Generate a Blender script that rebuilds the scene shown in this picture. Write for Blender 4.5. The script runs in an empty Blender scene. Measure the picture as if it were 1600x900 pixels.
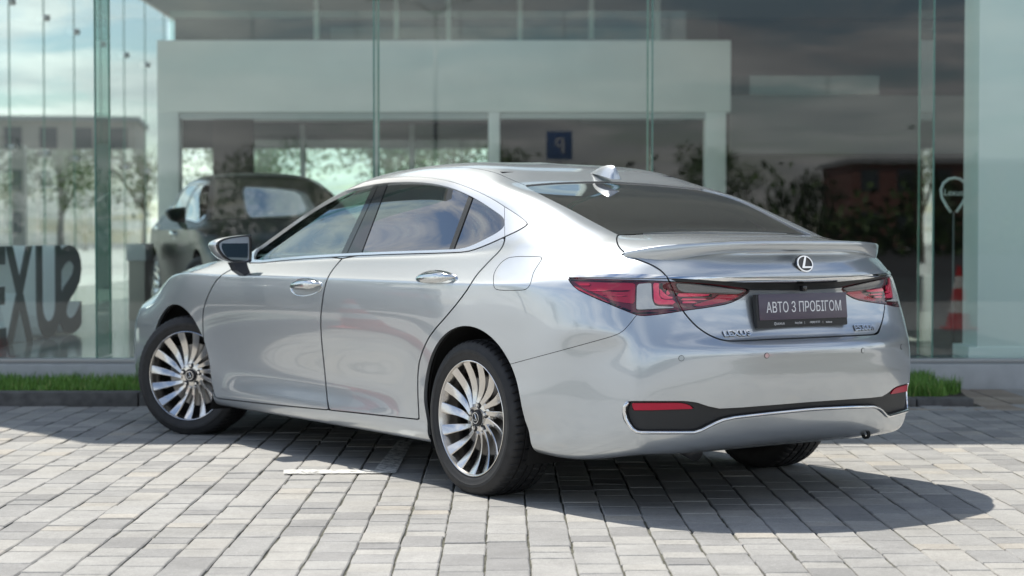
import bpy, bmesh, math, random
import numpy as np
from mathutils import Vector, Matrix
random.seed(7); rng = np.random.default_rng(7)
S = bpy.context.scene
COL = S.collection
R = math.radians
# ------------------------------------------------------------------ camera, sky, sun, exposure
F, CH, HY = 2820.0, 1.10, 367.0                 # focal length in photo pixels, camera height, horizon row
OX, OY, TH = 0.566, 8.14, R(35.45)              # where the sedan's rear axle stands and how it is turned
PITCH = math.atan((450 - HY) / F)
cam = bpy.data.cameras.new('camera'); co = bpy.data.objects.new('camera', cam); COL.objects.link(co)
cam.sensor_width = 36; cam.lens = 36 * F / 1600; cam.clip_start = .05; cam.clip_end = 2000
co.location = (0, 0, CH); co.rotation_euler = (R(90) - PITCH, 0, 0)
cam.dof.use_dof = True; cam.dof.focus_distance = 7.3; cam.dof.aperture_fstop = 2.8
S.camera = co
SUN_D = Vector((.37, -.42, -1.0)).normalized()    # the way the sunlight travels
w = bpy.data.worlds.new('World'); S.world = w; w.use_nodes = True
nt = w.node_tree; N = nt.nodes; L = nt.links; N.clear()
out = N.new('ShaderNodeOutputWorld'); bg = N.new('ShaderNodeBackground'); sky = N.new('ShaderNodeTexSky')
sky.sky_type = 'NISHITA'; sky.sun_disc = False
sky.sun_elevation = math.asin(-SUN_D.z); sky.sun_rotation = math.atan2(-SUN_D.x, -SUN_D.y)
sky.dust_density = .35; sky.air_density = 1.0
tc = N.new('ShaderNodeTexCoord'); sep = N.new('ShaderNodeSeparateXYZ'); L.new(tc.outputs['Generated'], sep.inputs[0])
def wmath(op, a, b=None, clamp=False):
    m = N.new('ShaderNodeMath'); m.operation = op; m.use_clamp = clamp
    for i, x in enumerate((a, b)):
        if x is None: continue
        if isinstance(x, (int, float)): m.inputs[i].default_value = x
        else: L.new(x, m.inputs[i])
    return m.outputs[0]
zz = wmath('ADD', wmath('MAXIMUM', sep.outputs[2], 0.0), .10)
cx_ = wmath('DIVIDE', sep.outputs[0], zz); cy_ = wmath('DIVIDE', sep.outputs[1], zz)
cmb = N.new('ShaderNodeCombineXYZ'); L.new(cx_, cmb.inputs[0]); L.new(cy_, cmb.inputs[1])
ns = N.new('ShaderNodeTexNoise'); ns.inputs['Scale'].default_value = 1.5; ns.inputs['Detail'].default_value = 8
ns.inputs['Roughness'].default_value = .64; ns.inputs['Distortion'].default_value = .35
L.new(cmb.outputs[0], ns.inputs['Vector'])
rp = N.new('ShaderNodeValToRGB'); rp.color_ramp.elements[0].position = .47; rp.color_ramp.elements[1].position = .62
hz_ = wmath('POWER', wmath('SUBTRACT', 1.0, wmath('MAXIMUM', sep.outputs[2], 0.0)), 6.0)
L.new(wmath('ADD', ns.outputs['Fac'], wmath('MULTIPLY', hz_, .13)), rp.inputs[0])
ns2 = N.new('ShaderNodeTexNoise'); ns2.inputs['Scale'].default_value = 2.3; ns2.inputs['Detail'].default_value = 6
L.new(cmb.outputs[0], ns2.inputs['Vector'])
cr = N.new('ShaderNodeValToRGB'); cr.color_ramp.elements[0].position = .3; cr.color_ramp.elements[1].position = .7
cr.color_ramp.elements[0].color = (5.4, 5.7, 6.1, 1); cr.color_ramp.elements[1].color = (11.5, 11.5, 11.3, 1)
L.new(ns2.outputs['Fac'], cr.inputs[0])
mx = N.new('ShaderNodeMixRGB'); L.new(wmath('MULTIPLY', rp.outputs[0], .85), mx.inputs[0]); L.new(sky.outputs[0], mx.inputs[1]); L.new(cr.outputs[0], mx.inputs[2])
L.new(mx.outputs[0], bg.inputs[0]); bg.inputs[1].default_value = .10; L.new(bg.outputs[0], out.inputs[0])
sl = bpy.data.lights.new('sun', 'SUN'); sl.energy = 4.2; sl.angle = R(.55); sl.color = (1, .95, .86)
so = bpy.data.objects.new('sun', sl); COL.objects.link(so); so.rotation_euler = SUN_D.to_track_quat('-Z', 'Y').to_euler()
so.location = (-8, 10, 20)
S.render.engine = 'CYCLES'
vs = S.view_settings; vs.view_transform = 'Standard'; vs.look = 'None'; vs.gamma = 1; vs.exposure = .6
S.cycles.max_bounces = 12; S.cycles.transparent_max_bounces = 24; S.cycles.glossy_bounces = 6; S.cycles.sample_clamp_indirect = 6

# ------------------------------------------------------------------ materials
M = {}
def mat(name, col=(.5, .5, .5), rough=.5, metal=0., coat=0., coatr=.03, spec=.5, noise=None, bump=None, alpha=None, trans=0., ior=1.45, emit=None):
    m = bpy.data.materials.new(name); m.use_nodes = True; M[name] = m
    nt = m.node_tree; b = nt.nodes['Principled BSDF']
    b.inputs['Base Color'].default_value = (*col, 1); b.inputs['Roughness'].default_value = rough
    b.inputs['Metallic'].default_value = metal; b.inputs['Coat Weight'].default_value = coat
    b.inputs['Coat Roughness'].default_value = coatr; b.inputs['Specular IOR Level'].default_value = spec
    b.inputs['IOR'].default_value = ior
    if trans: b.inputs['Transmission Weight'].default_value = trans
    if emit: b.inputs['Emission Color'].default_value = (*emit[0], 1); b.inputs['Emission Strength'].default_value = emit[1]
    tcn = nt.nodes.new('ShaderNodeTexCoord')
    if noise:      # (scale, amount[, detail])
        n = nt.nodes.new('ShaderNodeTexNoise'); n.inputs['Scale'].default_value = noise[0]; n.inputs['Detail'].default_value = noise[2] if len(noise) > 2 else 5
        nt.links.new(tcn.outputs['Object'], n.inputs['Vector'])
        r = nt.nodes.new('ShaderNodeValToRGB'); a = noise[1]
        r.color_ramp.elements[0].position = .3; r.color_ramp.elements[1].position = .7
        r.color_ramp.elements[0].color = (*[c * (1 - a) for c in col], 1); r.color_ramp.elements[1].color = (*[min(1, c * (1 + a)) for c in col], 1)
        nt.links.new(n.outputs['Fac'], r.inputs[0]); nt.links.new(r.outputs[0], b.inputs['Base Color'])
    if bump:       # (scale, strength)
        n = nt.nodes.new('ShaderNodeTexNoise'); n.inputs['Scale'].default_value = bump[0]; n.inputs['Detail'].default_value = 4
        nt.links.new(tcn.outputs['Object'], n.inputs['Vector'])
        bp = nt.nodes.new('ShaderNodeBump'); bp.inputs['Strength'].default_value = bump[1]; bp.inputs['Distance'].default_value = .004
        nt.links.new(n.outputs['Fac'], bp.inputs['Height']); nt.links.new(bp.outputs[0], b.inputs['Normal'])
    return m
def glass(name, tint, ior=1.5, boost=1.0, rough=0.0, gcol=(1, 1, 1)):
    """thin pane: tinted see-through with Fresnel mirror on top"""
    m = bpy.data.materials.new(name); m.use_nodes = True; M[name] = m
    nt = m.node_tree; nd = nt.nodes; nd.clear()
    o = nd.new('ShaderNodeOutputMaterial'); t = nd.new('ShaderNodeBsdfTransparent'); g = nd.new('ShaderNodeBsdfGlossy')
    t.inputs[0].default_value = (*tint, 1); g.inputs['Roughness'].default_value = rough; g.inputs[0].default_value = (*gcol, 1)
    fr = nd.new('ShaderNodeFresnel'); fr.inputs[0].default_value = ior
    # same curve for both faces of the pane
    geo = nd.new('ShaderNodeNewGeometry')
    lw = nd.new('ShaderNodeLayerWeight'); lw.inputs[0].default_value = .5
    pw = nd.new('ShaderNodeMath'); pw.operation = 'POWER'; pw.inputs[1].default_value = 4.2
    nt.links.new(lw.outputs['Facing'], pw.inputs[0])
    ma = nd.new('ShaderNodeMath'); ma.operation = 'MULTIPLY_ADD'; ma.use_clamp = True
    f0 = ((ior - 1) / (ior + 1)) ** 2
    ma.inputs[1].default_value = 1 - f0; ma.inputs[2].default_value = min(1, 1.7 * f0 * boost)
    nt.links.new(pw.outputs[0], ma.inputs[0])
    mx = nd.new('ShaderNodeMixShader'); nt.links.new(ma.outputs[0], mx.inputs[0]); nt.links.new(t.outputs[0], mx.inputs[1]); nt.links.new(g.outputs[0], mx.inputs[2])
    nt.links.new(mx.outputs[0], o.inputs[0]); return m
def car_paint(name, bright, deep, metal=.9):
    """metallic paint: a wide flake lobe and a tighter one under one clear coat"""
    m = mat(name, bright, .46, metal, 1.0, .012); nt = m.node_tree; a = nt.nodes['Principled BSDF']; a.inputs['Coat IOR'].default_value = 1.8
    b = nt.nodes.new('ShaderNodeBsdfPrincipled')
    for k, v in (('Base Color', (*deep, 1)), ('Roughness', .20), ('Metallic', metal), ('Coat Weight', 1.0), ('Coat Roughness', .012), ('Coat IOR', 1.8)): b.inputs[k].default_value = v
    tcn = nt.nodes.new('ShaderNodeTexCoord'); n = nt.nodes.new('ShaderNodeTexNoise'); n.inputs['Scale'].default_value = 2600; n.inputs['Detail'].default_value = 1; nt.links.new(tcn.outputs['Object'], n.inputs['Vector'])
    bp = nt.nodes.new('ShaderNodeBump'); bp.inputs['Strength'].default_value = .12; bp.inputs['Distance'].default_value = .0006; nt.links.new(n.outputs['Fac'], bp.inputs['Height']); nt.links.new(bp.outputs[0], a.inputs['Normal'])
    mx = nt.nodes.new('ShaderNodeMixShader'); mx.inputs[0].default_value = .5; o = nt.nodes['Material Output']
    nt.links.new(a.outputs[0], mx.inputs[1]); nt.links.new(b.outputs[0], mx.inputs[2]); nt.links.new(mx.outputs[0], o.inputs[0]); return m
car_paint('paint', (.70, .738, .765), (.38, .41, .432))
mat('chrome', (.82, .83, .84), .06, 1.0)
mat('satin_metal', (.74, .715, .68), .24, 1.0)
mat('dark_metal', (.05, .05, .052), .45, .6)
mat('black_gloss', (.012, .012, .014), .12, 0, .5)
mat('black_plastic', (.028, .029, .030), .5, bump=(900, .15))
mat('rubber', (.022, .022, .023), .62, bump=(300, .2), noise=(25, .25))
mat('underbody', (.010, .010, .010), .9)
mat('seat_leather', (.06, .055, .05), .5, bump=(200, .2))
mat('dash', (.03, .03, .032), .6)
mat('lamp_red', (.50, .008, .04), .3)
mat('lamp_dark', (.16, .004, .018), .3)
mat('lamp_bright', (.95, .055, .14), .3)
mat('lamp_white', (.66, .68, .67), .35, bump=(350, .6))
mat('lamp_smoke', (.20, .21, .22), .25, .3)
mat('plate_face', (.088, .070, .098), .35, 0, .3)
mat('white_print', (.80, .80, .80), .5)
glass('lens_red', (.99, .93, .94)); glass('lens_clear', (.95, .95, .95))
glass('glass_front', (.45, .56, .52), 1.5, 3.4); glass('glass_rear', (.035, .04, .045), 1.5, 3.2); glass('glass_back', (.14, .132, .125), 1.5, 2.4)

# even grey diffuse in the rear window's glass stands in for its pale reflections
nt = M['glass_back'].node_tree; mxs = [n for n in nt.nodes if n.type == 'MIX_SHADER'][0]; tr_ = [n for n in nt.nodes if n.type == 'BSDF_TRANSPARENT'][0]
df_ = nt.nodes.new('ShaderNodeBsdfDiffuse'); df_.inputs[0].default_value = (.078, .072, .067, 1); m2_ = nt.nodes.new('ShaderNodeMixShader'); m2_.inputs[0].default_value = .45
nt.links.new(tr_.outputs[0], m2_.inputs[1]); nt.links.new(df_.outputs[0], m2_.inputs[2]); nt.links.new(m2_.outputs[0], mxs.inputs[1])
# ------------------------------------------------------------------ object helpers
def link(o, parent=None):
    COL.objects.link(o)
    if parent: o.parent = parent
    return o
def tag(o, label=None, cat=None, group=None, kind=None):
    for k, v in (('label', label), ('category', cat), ('group', group), ('kind', kind)):
        if v: o[k] = v
    return o
def empty(name, loc=(0, 0, 0), rz=0, parent=None):
    o = bpy.data.objects.new(name, None); o.empty_display_size = .1; o.location = loc; o.rotation_euler = (0, 0, rz); return link(o, parent)
def mobj(name, me, m=None, parent=None, smooth=None):
    if m is not None: me.materials.append(M[m] if isinstance(m, str) else m)
    if smooth is not None: me.polygons.foreach_set('use_smooth', [smooth] * len(me.polygons))
    return link(bpy.data.objects.new(name, me), parent)
def pyd(name, v, f, m=None, parent=None, smooth=False):
    me = bpy.data.meshes.new(name); me.from_pydata([tuple(map(float, p)) for p in v], [], [tuple(int(i) for i in q) for q in f]); me.update()
    return mobj(name, me, m, parent, smooth)
def bmo(name, bm, m=None, parent=None, smooth=False, angle=None):
    me = bpy.data.meshes.new(name); bm.to_mesh(me); bm.free()
    o = mobj(name, me, m, parent, smooth)
    if angle: 
        me.polygons.foreach_set('use_smooth', [True] * len(me.polygons)); me.set_sharp_from_angle(angle=R(angle))
    return o
def box_bm(sx, sy, sz, c=(0, 0, 0), bev=0., seg=2, bm=None):
    b2 = bmesh.new(); bmesh.ops.create_cube(b2, size=1)
    for v in b2.verts: v.co = Vector((v.co.x * sx, v.co.y * sy, v.co.z * sz))
    if bev: bmesh.ops.bevel(b2, geom=b2.edges[:], offset=bev, segments=seg, affect='EDGES', profile=.6)
    for v in b2.verts: v.co += Vector(c)
    if bm is None: return b2
    me = bpy.data.meshes.new('tmp'); b2.to_mesh(me); b2.free(); bm.from_mesh(me); bpy.data.meshes.remove(me); return bm
def box(name, lo, hi, m, parent=None, bev=0., seg=2):
    c = [(a + b) / 2 for a, b in zip(lo, hi)]; s = [abs(b - a) for a, b in zip(lo, hi)]
    return bmo(name, box_bm(*s, c, bev, seg), m, parent, False, 35 if bev else None)
def tube(name, pts, rad, m, parent=None, n=10, closed=False, cap=True, flat=1.0, upv=None):
    """swept round (or flattened) bar through pts; rad scalar or list"""
    pts = [Vector(p) for p in pts]; k = len(pts); V = []; Fc = []
    rads = rad if isinstance(rad, (list, tuple)) else [rad] * k
    prev = None
    for i, p in enumerate(pts):
        if closed: t = (pts[(i + 1) % k] - pts[i - 1]).normalized()
        else: t = (pts[min(i + 1, k - 1)] - pts[max(i - 1, 0)]).normalized()
        ref = Vector(upv) if upv else (Vector((0, 0, 1)) if abs(t.z) < .95 else Vector((1, 0, 0)))
        if prev is not None and not upv: ref = prev
        a = (ref - t * ref.dot(t)).normalized(); b = t.cross(a); prev = a
        for j in range(n):
            an = 2 * math.pi * j / n
            V.append(p + a * (math.cos(an) * rads[i]) + b * (math.sin(an) * rads[i] * flat))
    for i in range(k if closed else k - 1):
        for j in range(n):
            i2 = (i + 1) % k
            Fc.append((i * n + j, i * n + (j + 1) % n, i2 * n + (j + 1) % n, i2 * n + j))
    if cap and not closed: Fc.append(tuple(range(n - 1, -1, -1))); Fc.append(tuple((k - 1) * n + j for j in range(n)))
    return pyd(name, V, Fc, m, parent, True)
def lathe(name, prof, m, parent=None, n=48, axis='Y', angle=30, loc=(0, 0, 0)):
    """profile of (radius, height) turned about an axis"""
    V = []; Fc = []; k = len(prof)
    for i in range(n):
        a = 2 * math.pi * i / n; c, s = math.cos(a), math.sin(a)
        for r, h in prof:
            V.append((r * c, h, r * s) if axis == 'Y' else (r * c, r * s, h))
    for i in range(n):
        i2 = (i + 1) % n
        for j in range(k - 1): Fc.append((i * k + j, i * k + j + 1, i2 * k + j + 1, i2 * k + j) if axis == 'Y' else (i * k + j, i2 * k + j, i2 * k + j + 1, i * k + j + 1))
    o = pyd(name, V, Fc, m, parent, True); o.data.set_sharp_from_angle(angle=R(angle)); o.location = loc; return o
def text_mesh(name, body, size, depth, m, parent=None, bev=0., mirror=False, width=None, shear=0., offset=0., spacing=1.0):
    """lettering as a real mesh: x right, y up, z out; centred"""
    cu = bpy.data.curves.new('lettering', 'FONT'); cu.body = body; cu.size = size; cu.extrude = depth / 2; cu.bevel_depth = bev; cu.offset = offset
    cu.align_x = 'CENTER'; cu.align_y = 'CENTER'; cu.resolution_u = 5; cu.shear = shear; cu.space_character = spacing
    o = bpy.data.objects.new('lettering', cu); COL.objects.link(o)
    dg = bpy.context.evaluated_depsgraph_get(); dg.update(); me = bpy.data.meshes.new_from_object(o.evaluated_get(dg))
    bpy.data.objects.remove(o); bpy.data.curves.remove(cu); me.name = name; me.materials.clear()
    co_ = np.array([v.co[:] for v in me.vertices]); lo, hi = co_.min(0), co_.max(0); co_ -= (lo + hi) / 2
    if width: co_[:, 0] *= width / (hi[0] - lo[0])
    if mirror: co_[:, 0] *= -1
    me.vertices.foreach_set('co', co_.ravel())
    if mirror: me.flip_normals()
    me.update(); return mobj(name, me, m, parent, False)
def copy_tree(o, parent=None, mats=None):
    c = o.copy(); COL.objects.link(c); c.parent = parent
    if mats and c.data and c.data.materials and c.data.materials[0] in mats:
        c.data = o.data.copy(); c.data.materials[0] = mats[o.data.materials[0]]
    for ch in list(o.children): copy_tree(ch, c, mats)
    return c

# ------------------------------------------------------------------ the sedan's skin (left half, car axes: X forward from the rear axle, Y left, Z up)
_fw = np.array([-math.sin(TH), math.cos(TH), 0]); _lf = np.array([-math.cos(TH), -math.sin(TH), 0]); _up = np.array([0, 0, 1.])
_C = np.array([0, 0, CH]) - np.array([OX, OY, 0]); CAMC = np.array([_C @ _fw, _C @ _lf, _C @ _up])
_ca, _sa = math.cos(PITCH), math.sin(PITCH)
def pj(P):
    """car point -> photo pixel and depth (used to read outlines off the photograph)"""
    P = np.atleast_2d(np.asarray(P, float)) - CAMC
    ww = np.outer(P[:, 0], _fw) + np.outer(P[:, 1], _lf) + np.outer(P[:, 2], _up)
    dz = ww[:, 1] * _ca - ww[:, 2] * _sa; u = ww[:, 1] * _sa + ww[:, 2] * _ca
    return np.c_[800 + F * ww[:, 0] / dz, 450 - F * u / dz], dz
def unpj(px, py, ax, val):
    v = (450 - py) / F; wr = np.array([(px - 800) / F, _ca + v * _sa, -_sa + v * _ca]); r = np.array([wr @ _fw, wr @ _lf, wr @ _up])
    k = 'XYZ'.index(ax); t = (val - CAMC[k]) / r[k]; return CAMC + t * r
NSTA = 17
# side columns: X, half width, arch flare
base_z = [.175, .19, .235, .285, .37, .48, .60, .70, .78, .875, .899]
base_d = [-.13, -.06, -.036, -.034, -.046, -.036, -.016, -.004, 0, -.003, -.007]
top_t = [.11, .40, .65, .83, 1.0]; top_e = [.12, .42, .66, .84, 1.0]
def sidecol(X, W, belt, flare=0., dz=0., crz=.895):
    c = []
    for z, d in zip(base_z, base_d):
        zz = z + dz * max(0, (.9 - z) / .9) ; zz = crz if z > .895 else min(zz, crz - .024 if z > .85 else crz - .09)
        c.append((X, W + d * (1 - flare if .3 < z < .8 else 1), zz))
    x0, y0, z0 = c[-1]
    for t, e in zip(top_t, top_e):
        c.append((X + (belt[0] - X) * e, y0 + (belt[1] - y0) * e, z0 + (belt[2] - z0) * t))
    return c
cols = [None] * NSTA
cols[0] = [(3.75,0,.18),(3.84,0,.21),(3.88,0,.28),(3.90,0,.34),(3.91,0,.42),(3.91,0,.50),(3.90,0,.58),(3.88,0,.64),(3.84,0,.70),(3.76,0,.76),(3.69,0,.80),(3.56,0,.85),(3.36,0,.90),(3.12,0,.945),(2.93,0,.97),(2.78,0,.985)]
cols[1] = [(3.71,.46,.18),(3.80,.48,.21),(3.845,.49,.28),(3.865,.49,.34),(3.875,.49,.42),(3.875,.49,.50),(3.86,.49,.58),(3.84,.485,.64),(3.80,.475,.70),(3.70,.43,.76),(3.63,.42,.80),(3.49,.41,.85),(3.29,.40,.90),(3.07,.38,.945),(2.89,.365,.97),(2.74,.35,.985)]
cols[2] = [(3.56,.72,.18),(3.65,.77,.21),(3.69,.79,.28),(3.71,.797,.34),(3.718,.80,.42),(3.715,.80,.50),(3.695,.80,.58),(3.665,.795,.64),(3.615,.78,.70),(3.515,.735,.76),(3.45,.72,.805),(3.35,.70,.853),(3.18,.675,.90),(2.98,.65,.94),(2.79,.625,.966),(2.62,.60,.98)]
cols[3] = [(3.25,.77,.175),(3.32,.855,.20),(3.34,.876,.26),(3.34,.884,.32),(3.34,.890,.41),(3.34,.892,.50),(3.335,.890,.585),(3.32,.884,.65),(3.285,.873,.71),(3.245,.853,.775),(3.20,.838,.828),(3.12,.815,.870),(2.99,.79,.908),(2.83,.77,.937),(2.67,.745,.960),(2.50,.72,.974)]
cols[4] = sidecol(2.87, .922, (2.40,.765,.968), 1.0, crz=.886)
cols[5] = sidecol(2.46, .918, (2.26,.79,.960), .3, crz=.89)
cols[6] = sidecol(1.80, .918, (1.80,.80,.977))
cols[7] = sidecol(1.20, .920, (1.20,.805,1.002))
cols[8] = sidecol(.62, .926, (.60,.805,1.020), .2)
cols[9] = sidecol(.33, .931, (.30,.800,1.032), .7)
cols[10] = sidecol(0, .934, (-.01,.79,1.050), 1.0, .02)
cols[11] = sidecol(-.33, .921, (-.27,.772,1.078), .9, .04, .90)
cols[12] = [(-.60,.78,.20),(-.60,.855,.215),(-.61,.88,.265),(-.61,.888,.32),(-.61,.893,.42),(-.61,.897,.54),(-.61,.899,.64),(-.61,.899,.715),(-.605,.896,.79),(-.60,.889,.86),(-.59,.877,.908),(-.575,.857,.940),(-.555,.83,.970),(-.53,.80,1.0),(-.495,.765,1.038),(-.45,.705,1.088)]
cols[13] = [(-.83,.71,.235),(-.862,.752,.25),(-.880,.776,.31),(-.884,.784,.37),(-.888,.788,.48),(-.884,.789,.585),(-.868,.793,.668),(-.853,.810,.725),(-.838,.798,.80),(-.815,.793,.87),(-.79,.788,.918),(-.76,.773,.953),(-.72,.748,.993),(-.67,.713,1.030),(-.60,.66,1.070),(-.53,.59,1.102)]
cols[14] = [(-.92,.55,.24),(-.942,.655,.265),(-.960,.675,.335),(-.967,.683,.395),(-.978,.688,.50),(-.980,.688,.595),(-.974,.680,.668),(-.978,.622,.718),(-.956,.604,.80),(-.944,.60,.88),(-.938,.612,.925),(-.910,.612,.967),(-.875,.612,1.002),(-.80,.60,1.036),(-.66,.55,1.082),(-.525,.49,1.106)]
cols[15] = [(-.945,.33,.242),(-1.032,.35,.28),(-1.066,.355,.352),(-1.082,.36,.415),(-1.098,.37,.515),(-1.105,.37,.60),(-1.101,.37,.661),(-1.045,.35,.704),(-1.012,.34,.79),(-1.004,.34,.884),(-1.044,.345,.926),(-1.016,.345,.980),(-.980,.345,1.018),(-.95,.345,1.053),(-.74,.33,1.092),(-.508,.29,1.114)]
cols[16] = [(-.955,0,.244),(-1.05,0,.285),(-1.085,0,.357),(-1.10,0,.42),(-1.124,0,.52),(-1.131,0,.60),(-1.128,0,.661),(-1.062,0,.702),(-1.032,0,.79),(-1.026,0,.885),(-1.072,0,.926),(-1.046,0,.983),(-1.010,0,1.022),(-.985,0,1.058),(-.76,0,1.097),(-.49,0,1.118)]
G = [
 [(2.50,0,1.085),(2.46,.33,1.085),(2.36,.56,1.08),(2.27,.66,1.075),(2.21,.70,1.07),(2.10,.735,1.07),(1.72,.757,1.08),(1.17,.768,1.095),(.60,.768,1.105),(.32,.763,1.112),(.04,.75,1.120),(-.17,.722,1.135),(-.32,.66,1.152),(-.375,.585,1.153),(-.382,.485,1.155),(-.372,.30,1.160),(-.36,0,1.163)],
 [(2.20,0,1.205),(2.16,.31,1.205),(2.07,.52,1.20),(2.00,.615,1.195),(1.95,.65,1.19),(1.86,.685,1.19),(1.57,.71,1.20),(1.12,.724,1.205),(.60,.726,1.21),(.35,.72,1.212),(.12,.703,1.216),(-.05,.675,1.222),(-.14,.625,1.226),(-.175,.56,1.227),(-.183,.47,1.229),(-.172,.29,1.235),(-.16,0,1.238)],
 [(1.96,0,1.30),(1.92,.30,1.30),(1.84,.50,1.292),(1.78,.575,1.285),(1.73,.605,1.28),(1.65,.635,1.28),(1.40,.66,1.285),(1.05,.677,1.29),(.60,.682,1.295),(.39,.676,1.294),(.21,.662,1.290),(.09,.640,1.287),(.03,.60,1.285),(.012,.545,1.285),(.01,.465,1.288),(.018,.29,1.294),(.03,0,1.299)],
 [(1.74,0,1.368),(1.70,.29,1.367),(1.63,.47,1.362),(1.56,.53,1.357),(1.50,.558,1.352),(1.42,.58,1.35),(1.22,.607,1.355),(.95,.626,1.36),(.62,.634,1.359),(.46,.629,1.354),(.34,.614,1.346),(.26,.589,1.339),(.22,.552,1.334),(.20,.503,1.332),(.198,.435,1.334),(.20,.28,1.338),(.205,0,1.343)],
 [(1.60,0,1.407),(1.57,.27,1.405),(1.50,.42,1.40),(1.44,.475,1.396),(1.38,.495,1.394),(1.30,.515,1.395),(1.13,.537,1.402),(.92,.552,1.406),(.66,.556,1.403),(.53,.55,1.397),(.44,.534,1.389),(.38,.513,1.383),(.35,.482,1.379),(.33,.44,1.376),(.32,.38,1.376),(.32,.25,1.379),(.32,0,1.383)],
 [(1.35,0,1.440),(1.33,.2,1.439),(1.30,.30,1.437),(1.26,.34,1.435),(1.22,.36,1.434),(1.15,.37,1.436),(1.04,.38,1.440),(.9,.385,1.442),(.74,.385,1.440),(.66,.38,1.437),(.60,.37,1.433),(.56,.35,1.430),(.53,.32,1.427),(.515,.28,1.425),(.505,.23,1.424),(.50,.13,1.424),(.50,0,1.426)],
 [(1.15 - .4 * i / 16, 0, 1.456 - .004 * abs(i - 6) / 8) for i in range(17)]]
CTRL = np.array([[cols[s][r] for s in range(NSTA)] for r in range(16)] + G)      # (23, 17, 3)
NROW = CTRL.shape[0]
def ext(C):
    mir = C * np.array([1, -1, 1])
    top = mir[NROW - 2:NROW - 1]; bot = 2 * C[:1] - C[1:2]
    E = np.concatenate([bot, C, top], 0)
    m = E * np.array([1, -1, 1])
    return np.concatenate([m[:, 1:2], E, m[:, NSTA - 2:NSTA - 1]], 1)
def smooth_pts(C):
    E = ext(C); A = (E[:, :-2] + 4 * E[:, 1:-1] + E[:, 2:]) / 6
    return (A[:-2] + 4 * A[1:-1] + A[2:]) / 6
DATA = CTRL.copy(); Cc = CTRL.copy()
for _ in range(4): Cc = Cc + .8 * (DATA - smooth_pts(Cc))
Cc[:, 0, 1] = 0; Cc[:, -1, 1] = 0; Cc[-1, :, 1] = 0
EC = ext(Cc)
def bsp(t):
    return np.stack([(1 - t) ** 3, 3 * t ** 3 - 6 * t ** 2 + 4, -3 * t ** 3 + 3 * t ** 2 + 3 * t + 1, t ** 3], -1) / 6
def ev(s, v):
    """skin point for station s in [0,16], row v in [0,22]"""
    s = np.asarray(s, float); v = np.asarray(v, float)
    si = np.clip(s.astype(int), 0, NSTA - 2); vi = np.clip(v.astype(int), 0, NROW - 2)
    bs = bsp(s - si); bv = bsp(v - vi); P = np.zeros(s.shape + (3,))
    for a in range(4):
        for b in range(4): P += (bv[..., a] * bs[..., b])[..., None] * EC[vi + a, si + b]
    return P
def evn(s, v):
    e = 1e-3; s = np.asarray(s, float); v = np.asarray(v, float)
    s0 = np.clip(s - e, 0, 16); s1 = np.clip(s + e, 0, 16); v0 = np.clip(v - e, 0, 22); v1 = np.clip(v + e, 0, 22)
    n = np.cross(ev(s1, v) - ev(s0, v), ev(s, v1) - ev(s, v0))
    c = np.zeros_like(n); l = np.linalg.norm(n, axis=-1, keepdims=True); n = n / np.maximum(l, 1e-12)
    return n
sp = []
for i in range(16): k = {5: 26, 6: 26, 7: 26, 4: 20}.get(i, 16); sp += [i + j / k for j in range(k)]
sp = np.array(sp + [16.]); vp_ = []
for i in range(22): k = 9 if i < 15 else 12; vp_ += [i + j / k for j in range(k)]
vp_ = np.array(vp_ + [22.])
SS, VV = np.meshgrid(sp, vp_)
PP = ev(SS, VV); NN = evn(SS, VV)
NN[np.abs(PP[..., 1]) < 1e-6, 1] = 0; NN /= np.linalg.norm(NN, axis=-1, keepdims=True) + 1e-12
if NN[60, 150, 1] < 0: NN = -NN
def largest(pm):
    """keep the biggest connected piece"""
    par = list(range(len(pm.A)))
    def fnd(i):
        while par[i] != i: par[i] = par[par[i]]; i = par[i]
        return i
    for f in pm.F:
        for k in f[1:]: par[fnd(k)] = fnd(f[0])
    cnt = {}
    for f in pm.F: r = fnd(f[0]); cnt[r] = cnt.get(r, 0) + 1
    if not cnt: return pm
    best = max(cnt, key=cnt.get); return PMesh(pm.A, [f for f in pm.F if fnd(f[0]) == best]).tidy()
class PMesh:
    """polygon soup with attributes per vertex: 0:3 position, 3:6 normal, 6 station, 7 row"""
    def __init__(s, A, Fc): s.A = A; s.F = Fc
    def clip(s, d):
        """part where d < 0"""
        A = list(s.A); Fo = []; cache = {}
        d = np.where(np.abs(d) < 1e-7, 1e-7, d)
        neg = d < 0; nA = len(A)
        def cut(i, j):
            k = (i, j) if i < j else (j, i)
            if k not in cache:
                t = d[k[0]] / (d[k[0]] - d[k[1]]); a = s.A[k[0]] * (1 - t) + s.A[k[1]] * t; cache[k] = len(A); A.append(a)
            return cache[k]
        for f in s.F:
            n = [neg[i] for i in f]
            if all(n): Fo.append(f); continue
            if not any(n): continue
            g = []
            for a in range(len(f)):
                i, j = f[a], f[(a + 1) % len(f)]
                if neg[i]: g.append(i)
                if neg[i] != neg[j]: g.append(cut(i, j))
            if len(g) > 2: Fo.append(tuple(g))
        used = sorted({i for f in Fo for i in f}); mp = {u: k for k, u in enumerate(used)}
        return PMesh(np.array([A[u] for u in used]).reshape(-1, 8), [tuple(mp[i] for i in f) for f in Fo])
    def tidy(s):
        used = sorted({i for f in s.F for i in f}); mp = {u: k for k, u in enumerate(used)}
        return PMesh(s.A[used], [tuple(mp[i] for i in f) for f in s.F])
    def split(s, fn, gap=.002):
        d = fn(s.A); return s.clip(d + gap), s.clip(gap - d)
nv, nsn = SS.shape
A0 = np.concatenate([PP.reshape(-1, 3), NN.reshape(-1, 3), SS.reshape(-1, 1), VV.reshape(-1, 1)], 1)
F0 = []
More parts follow.
